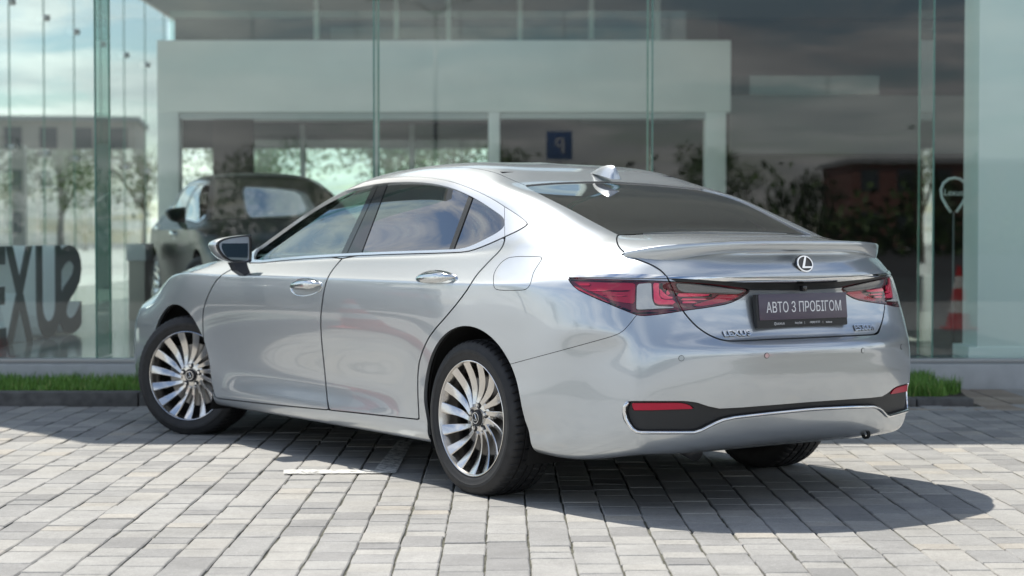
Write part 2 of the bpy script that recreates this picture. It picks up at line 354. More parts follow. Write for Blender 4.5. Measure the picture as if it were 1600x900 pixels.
for i in range(nv - 1):
    for j in range(nsn - 1):
        a = i * nsn + j; F0.append((a, a + 1, a + nsn + 1, a + nsn))
if np.cross(A0[F0[9000][1], :3] - A0[F0[9000][0], :3], A0[F0[9000][2], :3] - A0[F0[9000][0], :3]) @ A0[F0[9000][0], 3:6] < 0: F0 = [f[::-1] for f in F0]
SKIN = PMesh(A0, F0)
def chaikin(P, n=2, closed=True):
    P = np.array(P, float)
    for _ in range(n):
        Q = np.roll(P, -1, 0); P = np.stack([.75 * P + .25 * Q, .25 * P + .75 * Q], 1).reshape(-1, 2)
    return P
def polysdf(P, poly):
    """signed distance to a closed 2-D polygon, negative inside"""
    a = poly; b = np.roll(poly, -1, 0); e = b - a; best = np.full(len(P), 1e9); ins = np.zeros(len(P), bool)
    for k in range(len(a)):
        w_ = P - a[k]; t = np.clip((w_ @ e[k]) / (e[k] @ e[k] + 1e-12), 0, 1); q = w_ - t[:, None] * e[k]
        best = np.minimum(best, (q * q).sum(1))
        c1 = P[:, 1] >= a[k, 1]; c2 = P[:, 1] < b[k, 1]; c3 = e[k, 0] * w_[:, 1] > e[k, 1] * w_[:, 0]
        ins ^= (c1 & c2 & c3) | (~c1 & ~c2 & ~c3)
    return np.sqrt(best) * np.where(ins, -1, 1)
def pix(poly, smooth=2, lim=None):
    """cut along an outline read off the photograph; lim(A) adds limits in metres on the car itself"""
    pl = chaikin(poly, smooth) if smooth else np.array(poly, float)
    def fn(A):
        q, dz = pj(A[:, :3]); d = polysdf(q, pl) * dz / F
        return np.maximum(d, lim(A)) if lim else d
    return fn
def to_mesh(name, pm, off=0., flange=.012, sym=False, thick=True):
    """mesh with the skin's own normals; edges folded inwards by `flange`"""
    A = pm.A; n = len(A); P = A[:, :3] + A[:, 3:6] * off; Nn = A[:, 3:6] / (np.linalg.norm(A[:, 3:6], axis=1, keepdims=True) + 1e-12)
    V = [P]; Fc = list(pm.F); LN = [Nn[list(f)] for f in Fc]
    if flange:
        ec = {}
        for f in pm.F:
            for k in range(len(f)):
                i, j = f[k], f[(k + 1) % len(f)]; key = (min(i, j), max(i, j)); ec[key] = None if key in ec else (i, j)
        bnd = [e for e in ec.values() if e and not (abs(A[e[0], 1]) < 1e-5 and abs(A[e[1], 1]) < 1e-5)]
        used = sorted({i for e in bnd for i in e}); mp = {u: n + k for k, u in enumerate(used)}
        if used:
            V.append(P[used] - Nn[used] * flange)
            for i, j in bnd:
                fc = (j, i, mp[i], mp[j]); Fc.append(fc)
                t = np.cross(P[j] - P[i], Nn[i]); t = t / (np.linalg.norm(t) + 1e-12); LN.append(np.repeat(t[None], 4, 0))
    V = np.concatenate(V); 
    if sym:
        V2 = V * np.array([1, -1, 1]); m = len(V); F2 = [tuple(i + m for i in f[::-1]) for f in Fc]
        LN = LN + [l[::-1] * np.array([1, -1, 1]) for l in LN]; V = np.concatenate([V, V2]); Fc = Fc + F2
    me = bpy.data.meshes.new(name); me.from_pydata([tuple(p) for p in V.tolist()], [], Fc)
    me.polygons.foreach_set('use_smooth', [True] * len(me.polygons)); ln = np.concatenate(LN)
    me.normals_split_custom_set(ln.tolist()); me.update(); return me
def mirror_mesh(me):
    """the right-hand twin of a left-hand part"""
    nl = np.zeros(len(me.loops) * 3); me.corner_normals.foreach_get('vector', nl); nl = nl.reshape(-1, 3)
    V = np.array([v.co[:] for v in me.vertices]) * np.array([1, -1, 1]); Fc = []; LN = []
    for p in me.polygons:
        ids = list(p.vertices)[::-1]; Fc.append(ids); LN += [nl[i] * np.array([1, -1, 1]) for i in reversed(range(p.loop_start, p.loop_start + p.loop_total))]
    m2 = bpy.data.meshes.new(me.name); m2.from_pydata([tuple(p) for p in V.tolist()], [], Fc)
    for x in me.materials: m2.materials.append(x)
    m2.polygons.foreach_set('use_smooth', [p.use_smooth for p in me.polygons]); m2.normals_split_custom_set([tuple(x) for x in LN]); m2.update(); return m2
CAR = empty('silver_sedan', (OX, OY, 0), R(90) + TH)
def part(name, pm, m, parent=None, off=0., flange=.012, mode='pair', label=None):
    """mode pair: left and right twins; mid: one piece across the car"""
    if not pm.F: print('EMPTY PART', name); return None
    me = to_mesh(name, pm, off, flange, mode == 'mid'); me.materials.append(M[m])
    o = link(bpy.data.objects.new(name, me), parent[0] if isinstance(parent, tuple) else (parent or CAR)); r = [o]
    if mode == 'pair':
        r.append(link(bpy.data.objects.new(name, mirror_mesh(me)), parent[1] if isinstance(parent, tuple) else (parent or CAR)))
    if label:
        for x in r: x['label'] = label
    return tuple(r) if mode == 'pair' else o
X_, Y_, Z_, ST, RW = (lambda A: A[:, 0]), (lambda A: A[:, 1]), (lambda A: A[:, 2]), (lambda A: A[:, 6]), (lambda A: A[:, 7])
def arch(xc, r, rear):
    def fn(A):
        x = A[:, 0] - xc; z = A[:, 2] - .345
        low = np.abs(x) - r + np.where(x < 0, rear * z, 0); hi = np.hypot(x, z) - r
        return np.maximum(np.where(z > 0, hi, low), .55 - A[:, 1])
    return fn
body = SKIN
# wheel openings first; the painted lip round them comes from the folded edge
_, body = body.split(arch(-.012, .372, .22), 0)
_, body = body.split(arch(2.885, .372, .10), 0)
# ---- glass and bright trim
DLO = [(391,413),(454.5,406),(537.6,400.6),(620,397.2),(697,395.5),(728.7,394),(745.8,389),(768,380),(789.8,370),(809.4,361),(821,354),(825.5,350),(819,343.5),(804.5,333),(790,324),(772.7,312.6),(750.7,301.2),(731,292.8),(706.7,284.4),(682,279.6),(657.8,277.4),(633,277),(595.5,280),(576.7,283.7),(540,292.4),(510.7,303),(486.3,317),(461.8,333.5),(437.4,350.5),(413,369),(396,383),(389.5,392),(389,404)]
dlo_lim = lambda A: np.maximum(np.maximum((4.25 - A[:, 6]) * .1, (A[:, 6] - 12.6) * .1), (14.2 - A[:, 7]) * .05)
dlo, body = body.split(pix(DLO, 1, dlo_lim), .0015)
DIN = [(398,408.5),(454,401.5),(537.6,396.3),(620,393),(697,390.5),(722,389.2),(740,383.5),(767.8,369.6),(780,362.5),(788.6,355),(789.5,345),(786,339),(775,331),(755.6,317.8),(733.6,305.3),(706.7,294),(682,288),(657.8,285.3),(633,284.7),(606,286),(579,289.6),(540,298.5),(515.6,308),(491,321.5),(466.7,338.5),(437,359.5),(415,376),(402,389),(397,398)]
inner, trim = dlo.split(pix(DIN, 1), .0004)
front_win, rest = inner.split(pix([(380,420),(580,280),(583.5,286),(529,402)], 0), .001)
pil_f, rest = rest.split(pix([(583.5,270),(599,270),(537.6,404),(525,404),(529,398)], 0), .0015)
pil_r, rest = rest.split(pix([(599,270),(611,270),(560.5,404),(530,404)], 0), .0008)
bar, rest = rest.split(pix([(733.5,300),(741,300),(706.5,394),(699,394)], 0), .0006)
rear_win, qtr_win = rest.split(pix([(550,400),(580,270),(737,295),(703,396)], 0), .0)
trim_d, trim_q = trim.split(pix([(380,420),(380,270),(789,270),(789,345),(790.5,420)], 0), .001)
WF = part('front_side_window', front_win, 'glass_front', off=-.006, flange=.004)
WR = part('rear_side_window', rear_win, 'glass_rear', off=-.006, flange=.004)
qtr_win, _ = qtr_win.split(pix([(738,290),(820,290),(820,400),(703.5,400)], 0), 0)
WQ = part('quarter_window', largest(qtr_win), 'glass_rear', off=-.006, flange=.004)
part('window_divider', bar, 'black_plastic', off=-.002)
part('door_pillar_cover', pil_f, 'black_gloss', off=-.003); part('door_pillar_cover', pil_r, 'black_gloss', off=-.003)
mat('trim_metal', (.86, .87, .88), .34, 1.0)
part('window_trim', trim_d, 'trim_metal', off=.003, flange=.014); part('window_trim', trim_q, 'trim_metal', off=.003, flange=.014)
# backlight and windscreen
BL = [(819,290),(842.6,302.2),(893,327.4),(927,346),(961.5,364),(966,366),(1020,362.5),(1070,361),(1200,360),(1400,360),(1400,283),(1045,283.5),(944,283.5),(876,285),(830,288.5)]
bl, body = body.split(pix(BL, 1, lambda A: (12.3 - A[:, 6]) * .1), .002)
part('rear_window', bl, 'glass_back', off=-.005, flange=.006, mode='mid')
ws, body = body.split(lambda A: np.maximum.reduce([(A[:, 6] - 2.95) * .12, (15.15 - A[:, 7]) * .08, (A[:, 7] - 19.6) * .06]), .002)
part('windscreen', ws, 'glass_front', off=-.004, flange=.006, mode='mid')
# roof skin between the two roof seams
roof, body = body.split(lambda A: np.maximum.reduce([A[:, 1] - .515 - .02 * np.sin(np.clip((A[:, 0] - .2) / 1.3, 0, 1) * 3.14), (17.8 - A[:, 7]) * .06]), .0022)
part('roof_panel', roof, 'paint', mode='mid')
# ---- tail lamps, bright bar, boot lid
LAMP = [(887,436),(889.5,434.5),(910,435.4),(990,437.6),(1041,439.5),(1054,440),(1110,445),(1160,451),(1173,453.4),(1168,458.5),(1158,465.5),(1140,474.4),(1110,480),(1064,486),(1040,490),(1010,493.5),(998,493),(990,490.5),(960,478.5),(920,461.5),(899,451)]
BAR = [(887.5,434.5),(888.5,431.3),(893,429.8),(930,428.8),(985,428.3),(1030,430),(1044,431.6),(1080,432.8),(1130,433.3),(1190,434.2),(1262,434.5),(1300,434.5),(1300,441.5),(1262,441.5),(1190,440.8),(1130,438.8),(1090,436.8),(1044,435.4),(990,435.2),(930,434),(905,434.2)]
GARN = [(1044,436),(1090,437.2),(1130,439.2),(1190,441.2),(1262,441.9),(1300,441.9),(1300,453.6),(1262,453.8),(1220,453.4),(1172,453),(1110,445),(1060,440.5)]
TRUNK = [(966.5,366),(963.5,371),(963.8,378),(967,386),(973,392.5),(988,403),(1015,412),(1033,422.3),(1043.6,434.5),(1053,455),(1062,476.5),(1069,489),(1082,504),(1090,511.5),(1104,521.5),(1120,529),(1133,532.4),(1150,533),(1221,529.5),(1262,528),(1420,521),(1420,368),(1262,367),(1100,363.5),(1020,364.5),(975,367)]
rear_lim = lambda A: (11.3 - A[:, 6]) * .1
lamp, body = body.split(pix(LAMP, 1, rear_lim), .0015)
bar_, body = body.split(pix(BAR, 0, rear_lim), .0006)
garn, body = body.split(pix(GARN, 0, rear_lim), .0006)
tr_fn = pix(TRUNK, 2, lambda A: np.maximum((11.8 - A[:, 6]) * .1, (A[:, 7] - 15.6) * .08))
trunk, body = body.split(tr_fn, .003)
lamp_i, lamp_o = lamp.split(tr_fn, .0022)
bar_i, bar_o = bar_.split(tr_fn, .0022)
BOOT = part('boot_lid', trunk, 'paint', mode='mid')
part('bright_bar', bar_i, 'chrome', BOOT, off=.005, flange=.03, mode='mid')
part('garnish', garn, 'black_plastic', BOOT, off=-.004, flange=.03, mode='mid')
part('lamp_trim', bar_o, 'chrome', off=.004, flange=.02)
# lens on top, lit-looking reflector pieces behind it
def lampset(pm, name, pieces, parent=None):
    lens = part(name, pm, 'lens_clear', parent, off=.001, flange=.02)
    restp = pm
    for nm, poly, m, depth in pieces:
        a, restp = restp.split(pix(poly, 0), .0006)
        if a.F: part(nm, largest(a), m, lens, off=-depth, flange=.006)
    part('lamp_housing', restp, 'lamp_dark', lens, off=-.016, flange=.0)
    return lens
lampset(lamp_o, 'tail_lamp', [
    ('reversing_lamp', [(995,443),(1018,441.5),(1019.5,466),(1023,476),(1030,478),(1056,479),(1056,481),(1030,482),(994,483.6)], 'lamp_white', .004),
    ('light_guide', [(1020.5,441.5),(1030,441.5),(1031,462),(1035,467.5),(1054,468),(1058.5,475.5),(1026,475.5),(1022,470)], 'lamp_bright', .004),
    ('light_guide', [(1031,441.5),(1036,441.5),(1038.5,457),(1043,462),(1051,462.5),(1053.5,467),(1036,467),(1032,462)], 'lamp_bright', .005),
    ('light_guide', [(1036.8,442),(1041,442.5),(1044,453),(1048,459),(1050.5,461.7),(1043.5,461.5),(1039.5,456)], 'lamp_bright', .005),
    ('light_guide', [(900,441.5),(922,441),(922,445.5),(903,445)], 'lamp_red', .006),
    ('light_guide', [(914,452),(985,452.2),(985,454.4),(917,454)], 'lamp_bright', .005),
    ('light_guide', [(938,460),(985,461.4),(985,463.2),(942,462)], 'lamp_bright', .005),
    ('lamp_band', [(892,444),(900,447),(922,458),(962,474.5),(995,487.5),(1062,482.5),(1063,484.5),(995,490.5),(960,477),(920,460.5),(898,450)], 'lamp_red', .006),
    ('lamp_field', [(894,437),(993,440.5),(992,474),(960,470),(925,456),(905,447)], 'lamp_red', .012)])
lampset(lamp_i, 'boot_lamp', [
    ('indicator', [(1055,443.5),(1060,443.5),(1110,448),(1158,454.5),(1166,455.5),(1160,459),(1150,460.2),(1110,458),(1070,457),(1062,454)], 'lamp_smoke', .006),
    ('light_guide', [(1056,458),(1080,458.3),(1120,460.5),(1118,464),(1060,463.5)], 'lamp_bright', .005),
    ('light_guide', [(1061,465),(1117,465),(1105,468.5),(1064,469.5)], 'lamp_bright', .005),
    ('light_guide', [(1065,470.5),(1100,470),(1085,473.5),(1067,474.5)], 'lamp_bright', .006),
    ('lamp_field', [(1122,460.5),(1160,461),(1154,465),(1135,472),(1100,478),(1070,481),(1090,474),(1120,466)], 'lamp_red', .008)], (BOOT, BOOT))
# ---- rear bumper with its dark insert and bright strip
STRIP_O = [(980,627.3),(975,634),(972,641.5),(974,655),(979,663),(986,671.5),(992,676),(999.5,678),(1085,678),(1096,674.5),(1106,669.5),(1130,658.8),(1148,654.2),(1200,648.5),(1262,642.5),(1420,629)]
STRIP_I = [(1420,625.2),(1262,638),(1200,643.5),(1146,649.8),(1128,653.6),(1104,664.5),(1094,669.8),(1084,672.8),(1001,672.8),(994,671),(989,666.5),(983,657),(979.5,647),(979.2,640),(982.5,633),(984,627.3)]
INS = STRIP_I[::-1][:0] + [(984,627.3),(989,626.6),(1070,626.6),(1088,628.7),(1106,634.8),(1124,638.6),(1160,636.8),(1262,628.6),(1420,614)] + STRIP_I
bump_lim = lambda A: np.maximum((12.2 - A[:, 6]) * .1, (A[:, 7] - 6.5) * .08)
strip, body = body.split(pix(STRIP_O + STRIP_I, 0, bump_lim), .0006)
ins, body = body.split(pix(INS, 0, bump_lim), .0006)
BUMP = [(745,583),(800,568.2),(876.4,547.7),(950,527.5),(966,522),(975,516),(984,506),(992,495.5),(999,488),(1075,470),(1262,500),(1420,500),(1420,800),(745,800)]
bumper, body = body.split(pix(BUMP, 0, lambda A: np.maximum((10.7 - A[:, 6]) * .1, (A[:, 7] - 8.6) * .08)), .0012)
RB = part('rear_bumper', bumper, 'paint', mode='mid')
part('strip_seat', strip, 'black_plastic', RB, off=-.003, flange=.012, mode='mid')
refl, ins2 = ins.split(pix([(985.4,630),(1064,630),(1078,633),(1089.5,640),(1060,640.8),(1020,642),(988,642)], 0), .001)
INSO = part('bumper_insert', ins2, 'black_plastic', RB, off=-.012, flange=.012, mode='mid')
part('reflector', refl, 'lamp_red', (RB, RB), off=-.008, flange=.006)
# ---- doors and fuel flap
FD = [(365,419),(389,408),(391,412),(454.5,405.5),(537.6,400.3),(524,416),(517.7,424.3),(511,436),(506,455),(502.5,480),(500.8,500.5),(502.5,534.6),(507.6,581.8),(511,622),(513,638),(514,640.6),(511,640.4),(416.4,631.3),(342,622.8),(337,621.5),(335,618),(331,602),(325,575),(320,551.4),(316.8,515),(317,490),(320,475),(328.6,453),(342,432)]
RD = [(538,400.2),(620,396.8),(697,395.1),(728.7,393.6),(745.8,388.6),(768,379.6),(789,369.8),(788.6,375),(786,384),(780,393),(765,407.4),(744.7,429.4),(736,443),(727.8,456.4),(704,486.8),(673.8,520.6),(663,541),(655.5,563),(653,580),(652.5,609),(654.5,651),(655,655.4),(651,655),(585,648),(517,641),(514,640.6),(513.6,637),(511,622),(507.6,581.8),(502.5,534.6),(500.8,500.5),(502.5,480),(506,455),(511,436),(517.7,424.3),(524,416)]
FUEL = [(798.7,400.7),(842.6,400.7),(847.5,402.5),(845.5,407),(834,424),(830.8,436),(828,446),(822,452.5),(813,453.6),(779,453.6),(772.5,451),(771,444),(771,429.4),(776,418.5),(786,407)]
side_lim = lambda A: np.maximum(np.maximum((3.6 - A[:, 6]) * .1, (A[:, 6] - 12.4) * .1), (A[:, 7] - 15.9) * .05)
fd, body = body.split(pix(FD, 1, side_lim), .0029)
rd, body = body.split(pix(RD, 1, side_lim), .0029)
fuel, body = body.split(pix(FUEL, 1, lambda A: np.maximum(side_lim(A), (A[:, 7] - 15.5) * .05)), .0013)
DF = part('front_door', fd, 'paint'); DR = part('rear_door', rd, 'paint'); part('fuel_flap', fuel, 'paint', mode='pair')
for a, b in ((WF, DF), (WR, DR)):
    for x, y in zip(a, b): x.parent = y
# ---- bonnet, head lamps, grille (turned away from the camera)
hood, body = body.split(lambda A: np.maximum.reduce([A[:, 1] - .61 - .07 * np.clip((3.4 - A[:, 0]) / .9, 0, 1), A[:, 0] - 3.56 + .35 * A[:, 1] ** 2, (10.4 - A[:, 7]) * .05, (A[:, 6] - 4.2) * .1]), .0016)
part('bonnet', hood, 'paint', mode='mid')
hl, body = body.split(lambda A: polysdf(np.c_[A[:, 6] * .2, A[:, 2]], np.array([(.24,.64),(.36,.66),(.48,.70),(.585,.745),(.60,.775),(.57,.785),(.44,.755),(.28,.69)])), .0015)
HLO = part('head_lamp', hl, 'lens_clear', off=.0, flange=.02); part('lamp_housing', hl, 'lamp_smoke', HLO, off=-.012, flange=0)
gr, body = body.split(lambda A: np.maximum(polysdf(A[:, 1:3], np.array([(-.5,.24),(.47,.24),(.43,.36),(.27,.50),(.30,.60),(.38,.70),(-.5,.70)])), (A[:, 6] - 3) * .1), .0015)
part('grille', gr, 'black_gloss', off=-.012, flange=.014, mode='mid')
part('body_shell', body, 'paint', mode='mid', flange=.016)
# dark inner shell that closes the gaps from behind
inn = SKIN
for f in (arch(-.012, .372, .22), arch(2.885, .372, .10)): _, inn = inn.split(f, 0)
_, inn = inn.split(pix(DLO, 1, dlo_lim), -.02); _, inn = inn.split(pix(BL, 1, lambda A: (12.3 - A[:, 6]) * .1), -.02)
_, inn = inn.split(lambda A: np.maximum.reduce([(A[:, 6] - 2.95) * .12, (15.15 - A[:, 7]) * .08, (A[:, 7] - 19.6) * .06]), -.02)
inn = PMesh(inn.A, inn.F)
part('inner_shell', inn, 'underbody', off=-.030, flange=0, mode='mid')
# ------------------------------------------------------------------ pieces fitted to the sedan
_q, _dz = pj(A0[:, :3]); _face = ((CAMC - A0[:, :3]) * A0[:, 3:6]).sum(1) > 0
def skin_at(px, py, lim=lambda A: np.ones(len(A), bool)):
    """skin point and normal under a photo pixel"""
    ok = _face & lim(A0); d = np.where(ok, (_q[:, 0] - px) ** 2 + (_q[:, 1] - py) ** 2, 1e9); k = int(np.argmin(d)); s, v = A0[k, 6], A0[k, 7]
    for _ in range(12):
        P = ev(s, v); q = pj(P)[0][0]; r = np.array([px, py]) - q; e = 1e-3
        J = np.array([(pj(ev(s + e, v))[0][0] - q) / e, (pj(ev(s, v + e))[0][0] - q) / e]).T
        try: ds = np.linalg.solve(J, r)
        except Exception: break
        s = float(np.clip(s + np.clip(ds[0], -.2, .2), .01, 15.99)); v = float(np.clip(v + np.clip(ds[1], -.2, .2), .01, 21.9))
    n = evn(np.array([s]), np.array([v]))[0]
    if n[1] < 0 and s < 13: n = -n
    if s >= 13 and n[0] > 0: n = -n
    return Vector(ev(s, v)), Vector(n)
def frame(n, right):
    z = n.normalized(); x = (right - z * right.dot(z)).normalized(); y = z.cross(x); return Matrix((x, y, z)).transposed().to_4x4()
def put(o, P, Mx): o.matrix_basis = Matrix.Translation(P) @ Mx
# ---- wheels
def tyre_mesh(name):
    prof = [(.222, -.095), (.238, -.105), (.262, -.117), (.285, -.1185), (.305, -.114), (.318, -.107), (.3265, -.099), (.3305, -.085), (.332, -.064), (.3245, -.063), (.3245, -.055), (.333, -.054), (.334, -.022), (.3265, -.021), (.3265, -.012), (.334, -.011),
            (.334, .011), (.3265, .012), (.3265, .021), (.334, .022), (.333, .054), (.3245, .055), (.3245, .063), (.332, .064), (.3305, .085), (.3265, .099), (.3225, .103), (.318, .107), (.3165, .1078), (.305, .114), (.2935, .1175), (.292, .1192), (.280, .1192), (.2785, .1178), (.264, .1165), (.254, .113), (.2485, .109), (.2475, .100), (.236, .092)]
    n = 360; V = []; Fc = []; k = len(prof)
    for i in range(n):
        a = 2 * math.pi * i / n
        for j, (r, h) in enumerate(prof):
            rr = r; aa = a
            if abs(h) > .063 and r > .3175:
                aa = a + (abs(h) - .063) * .55
                if i % 6 == 0: rr = r - (.006 if r > .325 else .002)
            elif .012 < abs(h) < .0545 and r > .33 and i % 9 == 0: rr = r - .005
            x, z = rr * math.cos(aa), rr * math.sin(aa)
            V.append((x, h, max(z, -.3235)))
    for i in range(n):
        i2 = (i + 1) % n
        for j in range(k - 1): Fc.append((i * k + j, i * k + j + 1, i2 * k + j + 1, i2 * k + j))
    me = bpy.data.meshes.new(name); me.from_pydata(V, [], Fc); me.update(); me.polygons.foreach_set('use_smooth', [True] * len(Fc)); me.set_sharp_from_angle(angle=R(38)); me.materials.append(M['rubber']); return me
def spoke_mesh(kw=1., drop=0.):
    V = []; Fc = []; n = 12; d0 = R(-17)
    H0 = np.array([.064 * math.cos(d0), .064 * math.sin(d0)]); H1 = np.array([.239, 0.]); ax = (H1 - H0) / np.linalg.norm(H1 - H0); sd_ = np.array([-ax[1], ax[0]])
    for i in range(n + 1):
        t = i / n; c = H0 + (H1 - H0) * t
        wd = kw * (.0092 + .0142 * t ** 1.1)
        y = .072 - .014 * math.sin(math.pi * min(1, t * 1.02)) + .031 * t ** 1.6 - drop
        tilt = -.0035 * math.sin(math.pi * t) - .0005
        dp = .046 - .018 * t
        ring = [(-wd, y - tilt - .002), (-wd * .80, y - tilt + .001), (wd * .82, y + tilt), (wd, y + tilt - .003), (wd * .75, y - dp * .6), (wd * .3, y - dp), (-wd * .3, y - dp), (-wd * .8, y - tilt - .012)]
        for u, h in ring:
            q = c + sd_ * u; V.append((q[0], h, q[1]))
    m = 8
    for i in range(n):
        for j in range(m): Fc.append((i * m + j, i * m + (j + 1) % m, (i + 1) * m + (j + 1) % m, (i + 1) * m + j))
    Fc.append(tuple(range(m))[::-1]); Fc.append(tuple(n * m + j for j in range(m)))
    me = bpy.data.meshes.new('spoke'); me.from_pydata(V, [], Fc); me.update(); bm = bmesh.new(); bm.from_mesh(me); bmesh.ops.recalc_face_normals(bm, faces=bm.faces[:]); bm.to_mesh(me); bm.free()
    me.polygons.foreach_set('use_smooth', [True] * len(me.polygons)); me.set_sharp_from_angle(angle=R(32)); me.materials.append(M['satin_metal']); return me
TYRE = tyre_mesh('tyre'); SPOKE = spoke_mesh()
def wheel(x, y, steer, flip):
    W_ = empty('wheel', (x, y, .3245), 0, CAR)
    W_.rotation_euler = (0, 0, steer + (math.pi if flip else 0))
    link(bpy.data.objects.new('tyre', TYRE), W_)
    lathe('rim', [(.246, .096), (.2478, .106), (.2462, .111), (.2435, .1125), (.2405, .1105), (.2385, .104), (.2345, .094), (.230, .070), (.222, .03), (.222, -.09), (.238, -.10)], 'satin_metal', W_, 72)
    lathe('brake_disc', [(.03, .010), (.172, .010), (.172, -.012), (.03, -.012)], 'disc_metal' if 'disc_metal' in M else mat('disc_metal', (.30, .29, .28), .35, .9), W_, 40)
    lathe('wheel_back', [(.0, -.03), (.221, -.03)], 'underbody', W_, 40)
    box('brake_caliper', (.06, -.03, .04), (.15, .045, .16), 'dark_metal', W_, .012)
    for k in range(15):
        o = link(bpy.data.objects.new('spoke', SPOKE), W_); o.rotation_euler = (0, -(2 * math.pi * k / 15 + .12), 0)
    lathe('hub', [(.0, .030), (.072, .030), (.080, .050), (.076, .062), (.068, .0655), (.040, .067), (.038, .074), (.0, .074)], 'satin_metal', W_, 40)
    cap = lathe('hub_cap', [(.0, .083), (.026, .083), (.030, .080), (.034, .0815), (.036, .078), (.036, .068)], 'dark_metal', W_, 36)
    em = lathe('cap_ring', [(.0215, .0835), (.0215, .0865), (.0245, .0865), (.0245, .0835)], 'chrome', cap, 32)
    tube('cap_letter', [(.004, .0855, .019), (-.010, .0855, -.009), (.018, .0855, -.009)], .0026, 'chrome', cap, 6)
    for k in range(5):
        a = 2 * math.pi * k / 5 + .3
        nut = lathe('wheel_nut', [(.0, .078), (.0075, .078), (.0098, .072), (.0098, .050)], 'chrome', W_, 6, loc=(.055 * math.cos(a), 0, .055 * math.sin(a)))
        pocket = lathe('nut_pocket', [(.0, .0675), (.0135, .0675), (.0150, .0695), (.0165, .0675)], 'dark_metal', W_, 14, loc=(.055 * math.cos(a), 0, .055 * math.sin(a)))
    return W_
wheel(0, .800, 0, False); wheel(0, -.800, 0, True); wheel(2.87, .795, R(31.5), False); wheel(2.87, -.795, R(27), True)
# ---- dark liners over the wheels, floor, tail pipe
for xc in (-.012, 2.885):
    for sd in (1, -1):
        V = []; Fc = []
        for i in range(25):
            a = R(-28) + R(236) * i / 24; rr = .392
            for y in (.50, .885): V.append((xc + rr * math.cos(a), sd * y, .345 + rr * math.sin(a)))
        k = len(V)
        for i in range(24): Fc.append((2 * i, 2 * i + 1, 2 * i + 3, 2 * i + 2))
        V.append((xc, sd * .50, .30)); Fc += [(k, 2 * i, 2 * i + 2) for i in range(24)]
        pyd('wheel_liner', V, Fc, 'underbody', CAR, True)
box('floor_pan', (.45, -.80, .185), (2.42, .80, .30), 'underbody', CAR, .02)
box('floor_pan', (-.92, -.48, .26), (.45, .48, .34), 'underbody', CAR, .02)
box('floor_pan', (2.42, -.48, .20), (3.60, .48, .34), 'underbody', CAR, .02)
box('rear_undertray', (-.97, -.60, .265), (-.48, .60, .32), 'underbody', CAR, .02)
tube('tail_pipe', [(-.60, .46, .27), (-.82, .46, .262), (-.93, .46, .235)], .032, 'dark_metal', CAR, 14)
lathe('towing_eye', [(.012, -.007), (.020, -.007), (.020, .007), (.012, .007), (.012, -.007)], 'underbody', CAR, 20, loc=(-1.0, -.42, .262))
# ---- bright strip along the lower bumper, a rounded bar laid on its seat
mid_ = [(981.5,628),(976.5,635),(975.6,643),(978,654),(983,663),(988.5,670),(995,674.5),(1002,675.6),(1030,675.6),(1060,675.6),(1084,675.5),(1095,672.3),(1105,667.2),(1117,661),(1129,656.2),(1147,652),(1175,648.9),(1200,646),(1230,643),(1258,640.2)]
sp_ = [skin_at(a_, b_, lambda A: (A[:, 6] > 12.2) & (A[:, 7] < 8)) for a_, b_ in mid_]
sl_ = [p + n_ * .002 for p, n_ in sp_]; sl_ = [p for p in sl_ if p.y > .02]
tube('bright_strip', sl_ + [Vector((p.x, -p.y, p.z)) for p in reversed(sl_)], .0072, 'chrome', RB, 12)
# ---- boot spoiler
pf = [(0, -1.062, 1.074, 1.034, -.87, 1.080), (.2, -1.052, 1.0735, 1.034, -.862, 1.079), (.35, -1.024, 1.071, 1.031, -.85, 1.072), (.47, -.978, 1.067, 1.020, -.825, 1.060), (.56, -.928, 1.062, 1.000, -.80, 1.047), (.615, -.892, 1.057, .984, -.775, 1.036), (.655, -.848, 1.050, .982, -.752, 1.028), (.682, -.80, 1.041, .990, -.735, 1.020), (.692, -.77, 1.030, .998, -.73, 1.016)]
pf = [(-a, *r) for a, *r in pf[::-1][:-1]] + pf
pa = np.array(pf); yy = np.linspace(-.692, .692, 61); fine = np.c_[yy, *[np.interp(yy, pa[:, 0], pa[:, k]) for k in range(1, 6)]]
for k in range(1, 6):
    for _ in range(5): fine[1:-1, k] = (fine[:-2, k] + 2 * fine[1:-1, k] + fine[2:, k]) / 4
V = []; Fc = []; 
for y, xt, zt, zb, xf, zf in fine:
    ring = [(xf + .02, zf - .012), (xf, zf - .001), (xf - .25 * (xf - xt), zf + .25 * (zt - zf) + .003), (xf - .6 * (xf - xt), zf + .6 * (zt - zf) + .0045), (xt + .012, zt + .0025), (xt + .003, zt + .001), (xt, zt - .004), (xt + .004, .5 * (zt + zb)), (xt + .016, zb + .003), (xt + .020, zb), (xt + .03, zb - .001), (xt + .10, zb + .004), (xf + .0, zf - .025)]
    V += [(x, y, z) for x, z in ring]
m = 13
for i in range(60):
    for j in range(m): Fc.append((i * m + j, (i + 1) * m + j, (i + 1) * m + (j + 1) % m, i * m + (j + 1) % m))
Fc.append(tuple(range(m))); Fc.append(tuple(60 * m + j for j in range(m))[::-1])
o = pyd('boot_spoiler', V, Fc, 'paint', BOOT, True)
bm = bmesh.new(); bm.from_mesh(o.data); bmesh.ops.recalc_face_normals(bm, faces=bm.faces[:]); bm.to_mesh(o.data); bm.free(); o.data.set_sharp_from_angle(angle=R(50))
